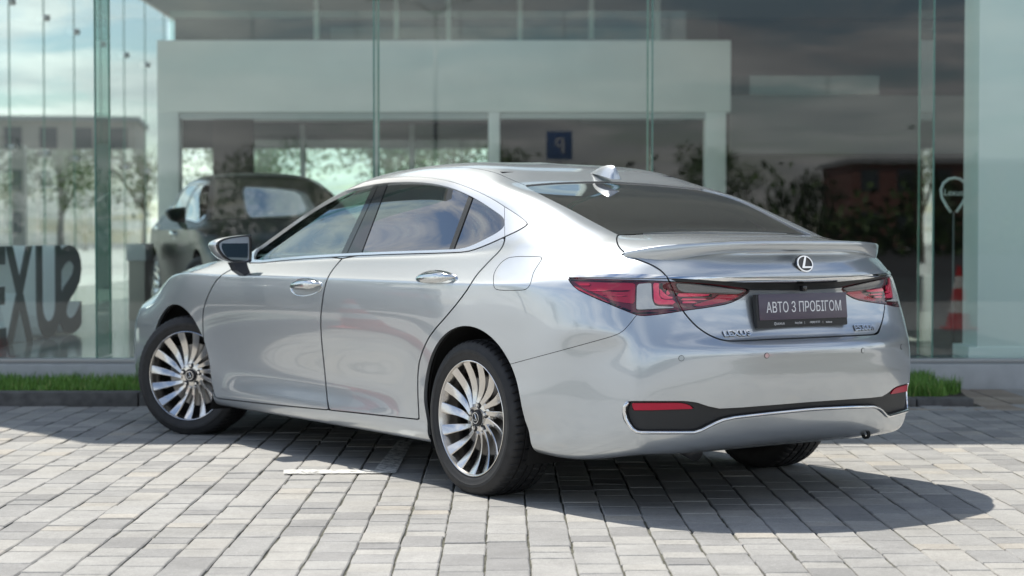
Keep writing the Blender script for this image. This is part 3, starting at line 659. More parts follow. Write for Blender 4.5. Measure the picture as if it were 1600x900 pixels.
# ---- roof aerial
V = []; Fc = []
prof = [(.335, 0), (.30, .017), (.26, .034), (.22, .046), (.19, .051), (.168, .052), (.158, .046), (.150, .0)]
for i, (x, h) in enumerate(prof):
    zb = float(np.interp(x, [.13, .2, .26, .335], [1.352, 1.371, 1.381, 1.391])) - .004
    wd = .028 * math.sin(math.pi * min(1, .12 + .88 * (.335 - x) / .19) * .62) + .002
    for t in (0, .35, .7, .9, 1.0):
        V.append((x, wd * (1 - t) ** .75 * (1 if t < 1 else 0), zb + (h + .004) * t))
    for t in (.9, .7, .35, 0): V.append((x, -wd * (1 - t) ** .75, zb + (h + .004) * t))
m = 9
for i in range(len(prof) - 1):
    for j in range(m - 1): Fc.append((i * m + j, i * m + j + 1, (i + 1) * m + j + 1, (i + 1) * m + j))
Fc.append(tuple((len(prof) - 1) * m + j for j in range(m)))
o = pyd('roof_aerial', V, Fc, 'paint', CAR, True)
bm = bmesh.new(); bm.from_mesh(o.data); bmesh.ops.recalc_face_normals(bm, faces=bm.faces[:]); bm.to_mesh(o.data); bm.free(); o.data.set_sharp_from_angle(angle=R(50))
# ---- door mirrors
def loft(name, rings, m, parent, cap=True, angle=40):
    V = [p for r in rings for p in r]; k = len(rings[0]); Fc = []
    for i in range(len(rings) - 1):
        for j in range(k): Fc.append((i * k + j, i * k + (j + 1) % k, (i + 1) * k + (j + 1) % k, (i + 1) * k + j))
    if cap: Fc.append(tuple(range(k))[::-1]); Fc.append(tuple((len(rings) - 1) * k + j for j in range(k)))
    o = pyd(name, V, Fc, m, parent, True)
    bm = bmesh.new(); bm.from_mesh(o.data); bmesh.ops.recalc_face_normals(bm, faces=bm.faces[:]); bm.to_mesh(o.data); bm.free()
    o.data.set_sharp_from_angle(angle=R(angle)); return o
MO = chaikin([(1.100, 1.048), (1.085, 1.070), (1.041, 1.086), (.97, 1.096), (.906, 1.101), (.897, 1.096), (.897, .968), (.905, .958), (.98, .956), (1.035, .968), (1.080, 1.006)], 2)
MG = chaikin([(1.070, 1.048), (1.052, 1.066), (1.020, 1.078), (.94, 1.089), (.918, 1.088), (.916, 1.07), (.917, .98), (.924, .970), (.985, .966), (1.027, .978), (1.056, 1.006)], 2)
mc = MO.mean(0)
for sd in (1, -1):
    def ring(x, k, dz=0, P=MO): return [(x, sd * (mc[0] + (p[0] - mc[0]) * k), mc[1] + (p[1] - mc[1]) * k + dz) for p in P]
    hs = loft('mirror_housing', [ring(2.022, .97), ring(2.030, 1.0), ring(2.065, 1.0), ring(2.10, .97), ring(2.14, .88), ring(2.17, .72), ring(2.19, .48), ring(2.197, .2)], 'paint', CAR)
    rim_ = loft('mirror_surround', [ring(2.032, .995), ring(2.014, .99), ring(2.012, .95), ring(2.014, .87), ring(2.030, .85)], 'black_gloss', hs, False)
    pyd('mirror_glass', [(2.0215 + .02 * (p[1] - mc[1]), sd * p[0], p[1]) for p in MG], [tuple(range(len(MG)))], mat('mirror_face', (.20, .22, .20), .02, 1.0) if 'mirror_face' not in M else 'mirror_face', hs)
    loft('mirror_stalk', [[(x, sd * y, z) for x, y, z in q] for q in ([(2.06, .985, .958), (2.06, .905, .958), (2.12, .905, .958), (2.12, .985, .958)], [(2.06, .955, .915), (2.06, .89, .915), (2.13, .89, .915), (2.13, .955, .915)], [(2.06, .915, .888), (2.06, .868, .888), (2.13, .868, .888), (2.13, .915, .888)])], 'black_gloss', hs, True, 20)
# ---- door handles in their cups
def handle(doors, cx, cy, rx, ry):
    P, n = skin_at(cx, cy, lambda A: (A[:, 6] > 4) & (A[:, 6] < 12) & (A[:, 7] < 15))
    Pl, _ = skin_at(cx - rx, cy + 1, lambda A: (A[:, 6] > 4) & (A[:, 6] < 12) & (A[:, 7] < 15)); Pr, _ = skin_at(cx + rx, cy - 1, lambda A: (A[:, 6] > 4) & (A[:, 6] < 12) & (A[:, 7] < 15))
    half = (Pr - Pl).length / 2; ax = (Pr - Pl).normalized(); upv = Vector((0, 0, 1)); n = Vector((0, 1, 0.02)).normalized(); ax = (ax - n * ax.dot(n)).normalized(); upv = n.cross(ax); upv = upv if upv.z > 0 else -upv
    for sd, dr in zip((1, -1), doors):
        def T(a, u, h):
            q = P + ax * a + upv * u + n * h; return (q.x, sd * q.y, q.z)
        # cup rim and bowl
        rg = []
        for t, dp in ((1.06, -.004), (1.0, .0035), (.95, .003), (.88, -.004), (.6, -.012), (.2, -.016)):
            rg.append([T(half * t * math.cos(b), .043 * t * math.sin(b) * (1 - .15 * math.cos(b)) - .002, dp) for b in np.linspace(0, 2 * math.pi, 40, endpoint=False)])
        loft('handle_cup', rg, 'chrome_cup' if 'chrome_cup' in M else mat('chrome_cup', (.62, .65, .66), .12, 1.0), dr, True)
        rg = []
        for i in range(15):
            t = -1 + 2 * i / 14; hh = max(.003, .0225 * (1 - abs(t + .0) ** 3.2) * (1 + .22 * t)); oo = .038 * (1 - abs(t) ** 3.5) + .004; zc = .0085 + .002 * t
            rg.append([T(t * half * .97, zc + hh * math.sin(b), oo - .009 + .011 * math.cos(b) * (1 if abs(t) < .95 else .5)) for b in np.linspace(0, 2 * math.pi, 16, endpoint=False)])
        loft('door_handle', rg, 'handle_metal' if 'handle_metal' in M else mat('handle_metal', (.66, .68, .68), .12, 1.0), dr)
handle(DF, 478.5, 448, 24.5, 14); handle(DR, 681, 437.5, 32.5, 15)
# ---- number plate, badges, sensors, camera
PL = empty('number_plate', (0, 0, 0), 0, BOOT)
zdir = Vector((-1, 0, .10)).normalized(); PLM = frame(zdir, Vector((0, -1, 0)))
put(PL, Vector((-1.046, 0, .805)), PLM)
bmo('plate_holder', box_bm(.505, .134, .020, (-.002, -.008, -.006), .006), 'black_plastic', PL, False, 40)
bmo('plate', box_bm(.490, .104, .004, (.002, .007, .006), .0016), 'plate_face', PL, False, 40)
tm = text_mesh('plate_lettering', 'АВТО З ПРОБІГОМ', .052, .0010, 'white_print', PL, width=.418); tm.location = (.004, .006, .0088); tm.data.transform(Matrix.Diagonal((1, 1.13, 1, 1)))
for bod, x, wd in (('LEXUS', -.128, .040), ('Лексус Львів', -.030, .040), ('+38 (050) 197 7777', .062, .058), ('lex.lexus.ua', .142, .034)):
    tq = text_mesh('holder_lettering', bod, .011, .0006, 'white_print', PL, width=wd); tq.location = (x, -.060, .0046)
lathe('holder_ring', [(.0050, .0), (.0050, .0008), (.0062, .0008), (.0062, 0)], 'white_print', PL, 24, 'Z', loc=(-.158, -.060, .0043))
tube('holder_letter', [(.001, .004, 0), (-.0024, -.002, 0), (.004, -.002, 0)], .0007, 'white_print', PL, 5).location = (-.158, -.060, .0046)
for x in (.012, .115):
    bmo('holder_line', box_bm(.0008, .010, .0006, (x - .008, -.060, .0046)), 'white_print', PL)
def rear_skin(y, z):
    """skin point and normal of the tail at given half-width and height (arrays)"""
    y = np.asarray(y, float); z = np.asarray(z, float); sg = np.where(y < 0, -1, 1); ya = np.abs(y); s_ = np.full(y.shape, 15.0); v_ = np.full(y.shape, 7.8); e = 1e-3
    for _ in range(25):
        P = ev(s_, v_); Ps = (ev(s_ + e, v_) - P) / e; Pv = (ev(s_, v_ + e) - P) / e
        r0 = ya - P[..., 1]; r1 = z - P[..., 2]; det = Ps[..., 1] * Pv[..., 2] - Pv[..., 1] * Ps[..., 2]; det = np.where(np.abs(det) < 1e-9, 1e-9, det)
        s_ = np.clip(s_ + np.clip((r0 * Pv[..., 2] - r1 * Pv[..., 1]) / det, -.3, .3), 12.5, 15.99); v_ = np.clip(v_ + np.clip((r1 * Ps[..., 1] - r0 * Ps[..., 2]) / det, -.3, .3), 4, 12)
    P = ev(s_, v_); n = evn(s_, v_); n = n * np.where(n[..., :1] > 0, -1, 1); m_ = np.stack([np.ones_like(sg), sg, np.ones_like(sg)], -1)
    return P * m_, n * m_
def tail_badge(name, body, cy, cz, width, height, shear):
    holder = None
    for nm, off_, dp, h0, mm in (('badge_back', .0009, .003, .0005, 'black_plastic'), (name, .0003, .005, .0030, 'badge_metal' if 'badge_metal' in M else mat('badge_metal', (.88, .89, .90), .22, .9) and 'badge_metal')):
        o = text_mesh(nm, body, .03, dp, mm, holder or BOOT, 0, width=width + off_ * 2, shear=shear, offset=off_)
        C_ = np.array([v.co[:] for v in o.data.vertices]); C_[:, 1] *= height / (C_[:, 1].max() - C_[:, 1].min())
        P, n = rear_skin(cy - C_[:, 0], cz + C_[:, 1]); Q = P + n * (C_[:, 2] + dp / 2 + h0 - .001)[:, None]
        o.data.vertices.foreach_set('co', Q.ravel()); o.data.update()
p_, _ = skin_at(1151, 521.5, lambda A: A[:, 6] > 12.5); tail_badge('maker_badge', 'LEXUS', p_.y, p_.z, .128, .0215, 0)
best = min((float(((pj(ev(s_, v_) * np.array([1, -1, 1]))[0][0] - np.array([1349, 512.8])) ** 2).sum()), s_, v_) for s_ in np.linspace(13.2, 16, 60) for v_ in np.linspace(6.8, 9.5, 50))
q = ev(best[1], best[2]); tail_badge('model_badge', 'ES300h', -q[1], q[2], .128, .0235, .12)
LG = empty('emblem', (0, 0, 0), 0, BOOT); put(LG, Vector((-1.052, 0, .981)), frame(Vector((-1, 0, .30)), Vector((0, -1, 0))))
def ell(name, r0, r1, h, m, z0=0.):
    V = []; Fc = []; n = 48; pr_ = [(r0, z0), (r0, h), (r1, h), (r1 + .0012, h - .0012), (r1 + .0012, z0)]
    for i in range(n):
        a = 2 * math.pi * i / n
        for r, z in pr_: V.append((r * 1.12 * math.cos(a), r * .88 * math.sin(a), z))
    for i in range(n):
        for j in range(4): Fc.append((i * 5 + j, ((i + 1) % n) * 5 + j, ((i + 1) % n) * 5 + j + 1, i * 5 + j + 1))
    o = pyd(name, V, Fc, m, LG, True); o.data.set_sharp_from_angle(angle=R(40))
ell('emblem_back', .0001, .0425, .006, 'black_gloss'); ell('emblem_ring', .0335, .0385, .011, 'chrome', .006)
bm = bmesh.new()
vs_ = [bm.verts.new((x, y, z)) for z in (.006, .0115) for x, y in ((.003, .030), (.013, .030), (-.006, -.0115), (.036, -.0115), (.036, -.0185), (-.020, -.0185), (-.020, -.0135))]
bm.faces.new(vs_[7:]); bm.faces.new(vs_[:7][::-1])
for j in range(7): bm.faces.new((vs_[j], vs_[(j + 1) % 7], vs_[7 + (j + 1) % 7], vs_[7 + j]))
bmesh.ops.recalc_face_normals(bm, faces=bm.faces[:]); bmo('emblem_letter', bm, 'chrome', LG)
for px, py in ((1064.6, 559.8), (1198, 555.6)):
    P, n = skin_at(px, py, lambda A: A[:, 6] > 12.5)
    for sd in (1, -1):
        for nm, r0, r1, h, mm in (('parking_sensor', .0, .0098, .0018, 'paint'), ('sensor_ring', .0098, .0114, .0012, 'black_plastic')):
            o = lathe(nm, [(r0, 0), (r0, h), (r1, h), (r1, -.004)] if r0 else [(0, h), (r1, h), (r1, -.004)], mm, RB, 24, 'Z')
            Pm = Vector((P.x, sd * P.y, P.z)); nm_ = Vector((n.x, sd * n.y, n.z)); put(o, Pm, frame(nm_, Vector((0, -1, 0))))
box('reversing_camera', (-1.062, -.012, .872), (-1.040, .012, .895), 'black_gloss', BOOT, .004)
# ---- cabin
def seat(x, y):
    st = empty('seat', (x, y, 0), 0, CAR)
    bmo('cushion', box_bm(.52, .52, .16, (.18, 0, .46), .06, 4), 'seat_leather', st, False, 60)
    b = box_bm(.15, .52, .62, (0, 0, .31), .06, 4); bk = bmo('backrest', b, 'seat_leather', st, False, 60); bk.location = (-.08, 0, .50); bk.rotation_euler = (0, R(-20), 0)
    h = bmo('headrest', box_bm(.10, .27, .19, (0, 0, 0), .045, 4), 'seat_leather', st, False, 60); h.location = (-.33, 0, 1.165); h.rotation_euler = (0, R(-12), 0)
seat(1.32, .38); seat(1.32, -.38)
rs = empty('rear_seat', (.42, 0, 0), 0, CAR)
bmo('cushion', box_bm(.52, 1.28, .17, (.15, 0, .47), .06, 4), 'seat_leather', rs, False, 60)
bk = bmo('backrest', box_bm(.15, 1.26, .60, (0, 0, .3), .06, 4), 'seat_leather', rs, False, 60); bk.location = (-.10, 0, .50); bk.rotation_euler = (0, R(-22), 0)
for y in (-.38, 0, .38):
    h = bmo('headrest', box_bm(.10, .25, .14, (0, 0, 0), .04, 4), 'seat_leather', rs, False, 60); h.location = (-.36, y, 1.09)
box('dashboard', (1.98, -.70, .62), (2.42, .70, .93), 'dash', CAR, .07, 4)
box('parcel_shelf', (-.48, -.58, 1.00), (.02, .58, 1.04), 'dash', CAR, .015)
sw = tube('steering_wheel', [(1.80 + .075 * math.sin(a), .38 + .185 * math.cos(a), .86 + .17 * math.sin(a)) for a in np.linspace(0, 2 * math.pi, 32, endpoint=False)], .014, 'dash', CAR, 8, True)
box('steering_hub', (1.80, .31, .83), (2.0, .45, .91), 'dash', CAR, .02)
for y in (.70, -.70): box('door_card', (.35, y - .03, .40), (2.2, y + .03, .93), 'dash', CAR, .02)
box('headliner', (.35, -.50, 1.375), (1.30, .50, 1.385), 'dash', CAR, .003)
tag(CAR, 'silver four-door sedan with boot spoiler parked on the paving before the glass showroom', 'car')
# ------------------------------------------------------------------ paving
def island_mat(name, cols_, rough, bumpd=.0025):
    """stone colour from a per-stone attribute, with grain and wear"""
    m = bpy.data.materials.new(name); m.use_nodes = True; M[name] = m; nt = m.node_tree; b = nt.nodes['Principled BSDF']; b.inputs['Roughness'].default_value = rough; b.inputs['Specular IOR Level'].default_value = .35
    at_ = nt.nodes.new('ShaderNodeAttribute'); at_.attribute_name = 'tone'
    cr = nt.nodes.new('ShaderNodeValToRGB'); cr.color_ramp.interpolation = 'LINEAR'
    e = cr.color_ramp.elements; e[0].position = 0; e[0].color = (*cols_[0][1], 1); e[1].position = 1; e[1].color = (*cols_[-1][1], 1)
    for p, c in cols_[1:-1]: x = e.new(p); x.color = (*c, 1)
    nt.links.new(at_.outputs['Fac'], cr.inputs[0])
    geo = nt.nodes.new('ShaderNodeNewGeometry')
    def noise(sc, det, rg=.6):
        n = nt.nodes.new('ShaderNodeTexNoise'); n.inputs['Scale'].default_value = sc; n.inputs['Detail'].default_value = det; n.inputs['Roughness'].default_value = rg; nt.links.new(geo.outputs['Position'], n.inputs['Vector']); return n
    def mixc(kind, f, a, b_):
        x = nt.nodes.new('ShaderNodeMixRGB'); x.blend_type = kind; x.inputs[0].default_value = f; nt.links.new(a, x.inputs[1]); nt.links.new(b_, x.inputs[2]); return x.outputs[0]
    def ramp(n, lo, hi, p0, p1):
        r = nt.nodes.new('ShaderNodeValToRGB'); r.color_ramp.elements[0].position = p0; r.color_ramp.elements[1].position = p1
        r.color_ramp.elements[0].color = (lo, lo, lo, 1); r.color_ramp.elements[1].color = (hi, hi, hi, 1); nt.links.new(n.outputs['Fac'], r.inputs[0]); return r.outputs[0]
    n1 = noise(190, 6, .75); n2 = noise(7, 5); n3 = noise(1.1, 4); n4 = noise(45, 5, .7)
    c = mixc('MULTIPLY', 1, cr.outputs[0], ramp(n1, .76, 1.2, .32, .68)); c = mixc('MULTIPLY', 1, c, ramp(n2, .88, 1.08, .3, .7)); c = mixc('MULTIPLY', 1, c, ramp(n3, .84, 1.08, .3, .7)); n5 = noise(.75, 6, .7); c = mixc('MULTIPLY', 1, c, ramp(n5, 1.0, .80, .56, .74)); c = mixc('MULTIPLY', 1, c, ramp(n4, .90, 1.07, .35, .65))
    nt.links.new(c, b.inputs['Base Color'])
    bp = nt.nodes.new('ShaderNodeBump'); bp.inputs['Distance'].default_value = bumpd; bp.inputs['Strength'].default_value = .6; nt.links.new(n1.outputs['Fac'], bp.inputs['Height']); nt.links.new(bp.outputs[0], b.inputs['Normal'])
    return m
island_mat('paver', [(0, (.245, .242, .236)), (.2, (.29, .287, .278)), (.55, (.338, .333, .318)), (.85, (.36, .351, .328)), (1, (.385, .36, .318))], .82)
island_mat('brown_paver', [(0, (.27, .22, .175)), (1, (.35, .30, .24))], .85)
mat('joint_sand', (.085, .085, .065), .95, noise=(30, .5))
def paver_geo(w_, l_, jit=.0018, ch=.0045, h=.05):
    """chamfered stone: 12 side and top faces"""
    r = lambda: random.uniform(-jit, jit)
    bx = [(-w_ / 2 + r(), -l_ / 2 + r()), (w_ / 2 + r(), -l_ / 2 + r()), (w_ / 2 + r(), l_ / 2 + r()), (-w_ / 2 + r(), l_ / 2 + r())]
    # extra mid points make the edges a little uneven
    loop = []
    for k in range(4):
        a, b = bx[k], bx[(k + 1) % 4]; loop.append(a); loop.append(((a[0] + b[0]) / 2 + r(), (a[1] + b[1]) / 2 + r()))
    cx, cy = 0, 0
    V = [(x, y, -h) for x, y in loop] + [(x, y, -ch * random.uniform(.6, 1.3)) for x, y in loop]
    V += [(x - math.copysign(ch, x) * (1 if abs(x) > w_ * .3 else 0), y - math.copysign(ch, y) * (1 if abs(y) > l_ * .3 else 0), 0) for x, y in loop]
    Fc = []
    for k in range(8):
        j = (k + 1) % 8; Fc.append((k, j, 8 + j, 8 + k)); Fc.append((8 + k, 8 + j, 16 + j, 16 + k))
    Fc.append(tuple(range(16, 24))); return V, Fc
def tone_attr(me, vals):
    a = me.attributes.new('tone', 'FLOAT', 'FACE'); a.data.foreach_set('value', vals)
ROWW = .1517; RANG = R(.28)
PAVE = pyd('pavement', [(-90, -110, -.014), (110, -110, -.014), (110, 240, -.014), (-90, 240, -.014)], [(0, 1, 2, 3)]); tag(PAVE, kind='structure')
PARK = pyd('car_park', [(-90, -110, -.010), (110, -110, -.010), (110, -4, -.010), (-90, -4, -.010)], [(0, 1, 2, 3)], mat('asphalt', (.06, .06, .062), .85, noise=(60, .25))); tag(PARK, kind='structure')
# far field of the same paving, as colour and relief only
m = bpy.data.materials.new('far_paving'); m.use_nodes = True; nt = m.node_tree; b = nt.nodes['Principled BSDF']; b.inputs['Roughness'].default_value = .85
tcn = nt.nodes.new('ShaderNodeTexCoord'); mp = nt.nodes.new('ShaderNodeMapping'); mp.inputs['Rotation'].default_value = (0, 0, R(90)); nt.links.new(tcn.outputs['Object'], mp.inputs[0])
bk_ = nt.nodes.new('ShaderNodeTexBrick'); bk_.inputs['Scale'].default_value = 1; bk_.inputs['Brick Width'].default_value = .2; bk_.inputs['Row Height'].default_value = ROWW; bk_.inputs['Mortar Size'].default_value = .004
bk_.inputs['Color1'].default_value = (.40, .39, .37, 1); bk_.inputs['Color2'].default_value = (.30, .295, .285, 1); bk_.inputs['Mortar'].default_value = (.07, .07, .06, 1)
nt.links.new(mp.outputs[0], bk_.inputs['Vector']); nt.links.new(bk_.outputs['Color'], b.inputs['Base Color']); PAVE.data.materials.append(m)
joint = pyd('joint_bed', [(-4.6, 4.9, -.008), (5.2, 4.9, -.008), (5.2, 12.95, -.008), (-4.6, 12.95, -.008)], [(0, 1, 2, 3)], 'joint_sand', PAVE)
variants = {}
def tone():
    u = random.random()
    return random.uniform(0, .12) if u < .10 else random.uniform(.15, .32) if u < .30 else random.uniform(.45, .9) if u < .95 else random.uniform(.93, 1)
LENS = (.112, .165, .222)
for li, ln in enumerate(LENS):
    for k in range(14):
        V, Fc = paver_geo(ROWW - .006, ln - .0024, .0020); me = bpy.data.meshes.new('paver'); me.from_pydata(V, [], Fc); me.update(); me.materials.append(M['paver']); tone_attr(me, [tone()] * len(Fc)); variants[(li, k)] = me
bigs = []; smallV = []; smallF = []; smallT = []
u0 = -.0612   # joint line phase, read at the bottom edge of the photograph
for r_ in range(-31, 34):
    u = u0 + (r_ + .5) * ROWW; y = 5.0 + random.uniform(0, .2)
    while y < 11.52:
        li = random.choices((0, 1, 2), (3, 4, 3))[0]; ln = LENS[li]; yc = y + ln / 2
        x = u - (yc) * math.tan(RANG); ang = RANG + random.gauss(0, .003); zt = random.gauss(0, .0013); dx = random.gauss(0, .0011)
        vis = abs(x) < .30 * yc + .2 and yc > 5.65
        if vis: bigs.append((x + dx, yc, zt, ang, li))
        elif abs(x) < .42 * yc + .6:
            bigs.append((x + dx, yc + 0, zt, ang, li, 'far'))
        y += ln
near = sorted([q for q in bigs if len(q) == 5], key=lambda q: q[1])
for i, q in enumerate(near[:300]):
    o = bpy.data.objects.new('paver', variants[(q[4], random.randrange(14))]); o.location = (q[0], q[1], q[2]); o.rotation_euler = (random.gauss(0, .002), random.gauss(0, .003), q[3] + (math.pi if random.random() < .5 else 0)); link(o, PAVE)
def batch(name, items, m, parent):
    V = []; Fc = []; T = []
    for x, y, z, a, wv, lv, t in items:
        v, f = paver_geo(wv, lv); k = len(V); c, s = math.cos(a), math.sin(a)
        V += [(x + px * c - py * s, y + px * s + py * c, z + pz) for px, py, pz in v]; Fc += [tuple(i + k for i in q) for q in f]; T += [t] * len(f)
    o = pyd(name, V, Fc, m, parent); tone_attr(o.data, T); tag(o, kind='stuff'); return o
batch('far_pavers', [(q[0], q[1], q[2], q[3], ROWW - .006, LENS[q[4]] - .0024, tone()) for q in near[300:] + [q for q in bigs if len(q) > 5]], 'paver', PAVE)
# brown edging and the path right of the lawn
it = []
x = 2.2
while x < 5.0: it.append((x, 11.36 + .0, .001, random.gauss(0, .004), .236, .10, random.random())); x += .24
for x in (3.13, 3.37):
    y = 11.50
    while y < 12.85: it.append((x + .06 * (y - 11.6) * 0, y, .001, 0, .225, .20, random.random())); y += .206
batch('brown_edging', it, 'brown_paver', PAVE)
it = []
for r_ in range(10):
    y = 11.55
    while y < 12.9: it.append((3.56 + r_ * .155, y, 0, 0, .15, .17, tone())); y += .175
batch('path_pavers', it, 'paver', PAVE)
# painted bay mark, worn
mw = mat('road_paint', (.70, .70, .67), .7); nt = mw.node_tree; pb = nt.nodes['Principled BSDF']; ge = nt.nodes.new('ShaderNodeNewGeometry')
nz = nt.nodes.new('ShaderNodeTexNoise'); nz.inputs['Scale'].default_value = 26; nz.inputs['Detail'].default_value = 8; nz.inputs['Roughness'].default_value = .75; nt.links.new(ge.outputs['Position'], nz.inputs['Vector'])
rz_ = nt.nodes.new('ShaderNodeValToRGB'); rz_.color_ramp.elements[0].position = .34; rz_.color_ramp.elements[1].position = .56; nt.links.new(nz.outputs['Fac'], rz_.inputs[0]); nt.links.new(rz_.outputs[0], pb.inputs['Alpha'])
def unground(px, py):
    v = (450 - py) / F; r = Vector(((px - 800) / F, _ca + v * _sa, -_sa + v * _ca)); t = -CH / r.z; return Vector((0, 0, CH)) + r * t
a, b, c, d, e, f = [unground(*p) for p in ((443, 742), (443, 735.5), (585, 736), (622, 690), (645, 690), (618, 741))]
pyd('bay_marking', [(p.x, p.y, .0062) for p in (a, f, e, d, c, b)], [(0, 1, 2, 3, 4, 5)], 'road_paint', PAVE)
# ------------------------------------------------------------------ kerb and lawns
mat('kerb_stone', (.115, .112, .105), .85, noise=(14, .3), bump=(180, .5)); mat('soil', (.05, .04, .028), .95, noise=(30, .4))
KB = empty('kerb', (0, 11.64, 0)); tag(KB, 'low dark concrete kerb along the front of the lawn', 'kerb')
x = -5.4
while x < 2.9:
    ln = min(1.0, 2.97 - x); hh = .088 if x < 1.4 else .05
    box('kerb_stone', (x + .004, 11.56 - 11.64, -.05), (x + ln - .004, 11.72 - 11.64, hh + random.uniform(-.003, .003)), 'kerb_stone', KB, .012); x += ln
grass = bpy.data.materials.new('grass_blade'); grass.use_nodes = True; M['grass_blade'] = grass; nt = grass.node_tree; b = nt.nodes['Principled BSDF']; b.inputs['Roughness'].default_value = .5; b.inputs['Specular IOR Level'].default_value = .3
gi = nt.nodes.new('ShaderNodeNewGeometry'); rr = nt.nodes.new('ShaderNodeValToRGB'); rr.color_ramp.elements[0].color = (.075, .18, .028, 1); rr.color_ramp.elements[1].color = (.17, .33, .055, 1); x_ = rr.color_ramp.elements.new(.93); x_.color = (.20, .38, .07, 1); rr.color_ramp.elements[-1].color = (.42, .38, .16, 1); nt.links.new(gi.outputs['Random Per Island'], rr.inputs[0]); nt.links.new(rr.outputs[0], b.inputs['Base Color'])
soil = pyd('lawn_soil', [(-6, 11.70, .045), (2.96, 11.70, .045), (3.02, 12.1, .045), (2.98, 12.90, .05), (-6, 12.90, .05)], [(0, 1, 2, 3, 4)], 'soil'); tag(soil, kind='structure')
V = []; Fc = []
for k in range(30000):
    x = random.uniform(-5.2, 3.03) if k > 5000 else random.uniform(1.8, 3.05); y = random.uniform(11.71, 12.88)
    if x > 2.9 + .1 * math.sin(y * 9): continue
    h = random.uniform(.045, .095) * (1.25 if x > 1.8 else 1) * (1.2 if random.random() < .1 else 1); a = random.uniform(0, 6.283); wv = random.uniform(.0025, .0045); ln = random.uniform(.1, .6) * h; b_ = random.uniform(0, 6.283)
    dx, dy = math.cos(a) * wv, math.sin(a) * wv; lx, ly = math.cos(b_) * ln, math.sin(b_) * ln; k0 = len(V)
    V += [(x - dx, y - dy, .045), (x + dx, y + dy, .045), (x + dx * .7 + lx * .4, y + dy * .7 + ly * .4, .045 + h * .6), (x - dx * .7 + lx * .4, y - dy * .7 + ly * .4, .045 + h * .6), (x + lx, y + ly, .045 + h)]
    Fc += [(k0, k0 + 1, k0 + 2, k0 + 3), (k0 + 3, k0 + 2, k0 + 4)]
tag(pyd('grass', V, Fc, 'grass_blade'), 'short green grass strip in front of the showroom glass', 'grass', kind='stuff')
# ------------------------------------------------------------------ glass showroom
mat('ledge_stone', (.46, .47, .46), .6, noise=(9, .08)); mat('alu', (.35, .36, .36), .35, .8); mat('soffit_white', (.62, .62, .61), .7); mat('wall_white', (.80, .81, .77), .6, noise=(2, .03)); mat('roof_grey', (.30, .31, .31), .7, noise=(1.5, .08))
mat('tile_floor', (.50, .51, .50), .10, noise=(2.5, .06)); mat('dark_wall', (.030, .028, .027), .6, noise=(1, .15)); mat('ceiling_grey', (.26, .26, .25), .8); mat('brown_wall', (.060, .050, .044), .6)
mat('column_white', (.86, .88, .86), .45); mat('cabinet_white', (.70, .70, .67), .4); mat('cabinet_wood', (.52, .47, .38), .5); mat('letter_dark', (.17, .175, .172), .4); mat('letter_white', (.80, .81, .80), .4); mat('sign_blue', (.09, .17, .36), .5); mat('sign_white', (.8, .8, .8), .4); mat('sign_post', (.35, .36, .37), .4, .7)
glass('facade_glass', (.86, .955, .905), 1.52, .85); glass('side_glass', (.92, .98, .965), 1.5, .6); glass('fin_glass', (.50, .72, .64), 1.5, .8); glass('rail_glass', (.72, .86, .81), 1.5, .9)
mat('glass_edge', (.10, .24, .19), .15, 0, .5)
SH = empty('glass_showroom', (0, 13, 0)); tag(SH, 'large glass-fronted car showroom with pale mezzanine behind the silver sedan', 'building')
def sb(name, lo, hi, m, bev=0., parent=None):      # box in world metres, kept under the showroom
    return box(name, (lo[0], lo[1] - 13, lo[2]), (hi[0], hi[1] - 13, hi[2]), m, parent or SH, bev)
XL, YB, ZR = -7.5, 40.0, 5.85
sb('plinth', (-7.8, 12.86, -.05), (9.5, 13.10, .175), 'ledge_stone', .006)
sb('sill_profile', (-7.8, 12.93, .175), (9.5, 13.05, .212), 'alu', .004)
sb('showroom_floor', (-7.5, 13.12, .0), (12, YB, .205), 'tile_floor')
def quad(name, pts, m, parent=SH): return pyd(name, [(x, y - 13, z) for x, y, z in pts], [(0, 1, 2, 3)], m, parent)
joints = [-7.5, -5.01, -2.995, -.992, 1.008, 3.03, 5.05, 7.07, 9.1]
for a, b in zip(joints[:-1], joints[1:]):
    quad('glass_pane', [(a + .006, 13.0, .212), (b - .006, 13.0, .212), (b - .006, 13.0, ZR), (a + .006, 13.0, ZR)], 'facade_glass')
for a in joints[1:-1]:
    fn = quad('glass_fin', [(a, 13.02, .212), (a, 13.46, .212), (a, 13.46, ZR), (a, 13.02, ZR)], 'fin_glass')
    sb('fin_edge', (a - .007, 13.452, .212), (a + .007, 13.466, ZR), 'glass_edge', 0, None)
    sb('silicone_joint', (a - .006, 12.992, .212), (a + .006, 13.012, ZR), 'glass_edge')
# receding side wall of glass on the left, with its point fittings
y = 13.0
while y < YB - .1:
    y2 = min(y + 2.0, YB); quad('side_pane', [(XL, y + .008, .212), (XL, y2 - .008, .212), (XL, y2 - .008, ZR), (XL, y + .008, ZR)], 'side_glass')
    sb('side_joint', (XL - .008, y2 - .010, .212), (XL + .01, y2 + .010, ZR), 'glass_edge')
    for z in (2.4, 4.57): sb('glass_fitting', (XL, y2 - .05, z - .05), (XL + .10, y2 + .05, z + .05), 'alu', .02)
    y = y2
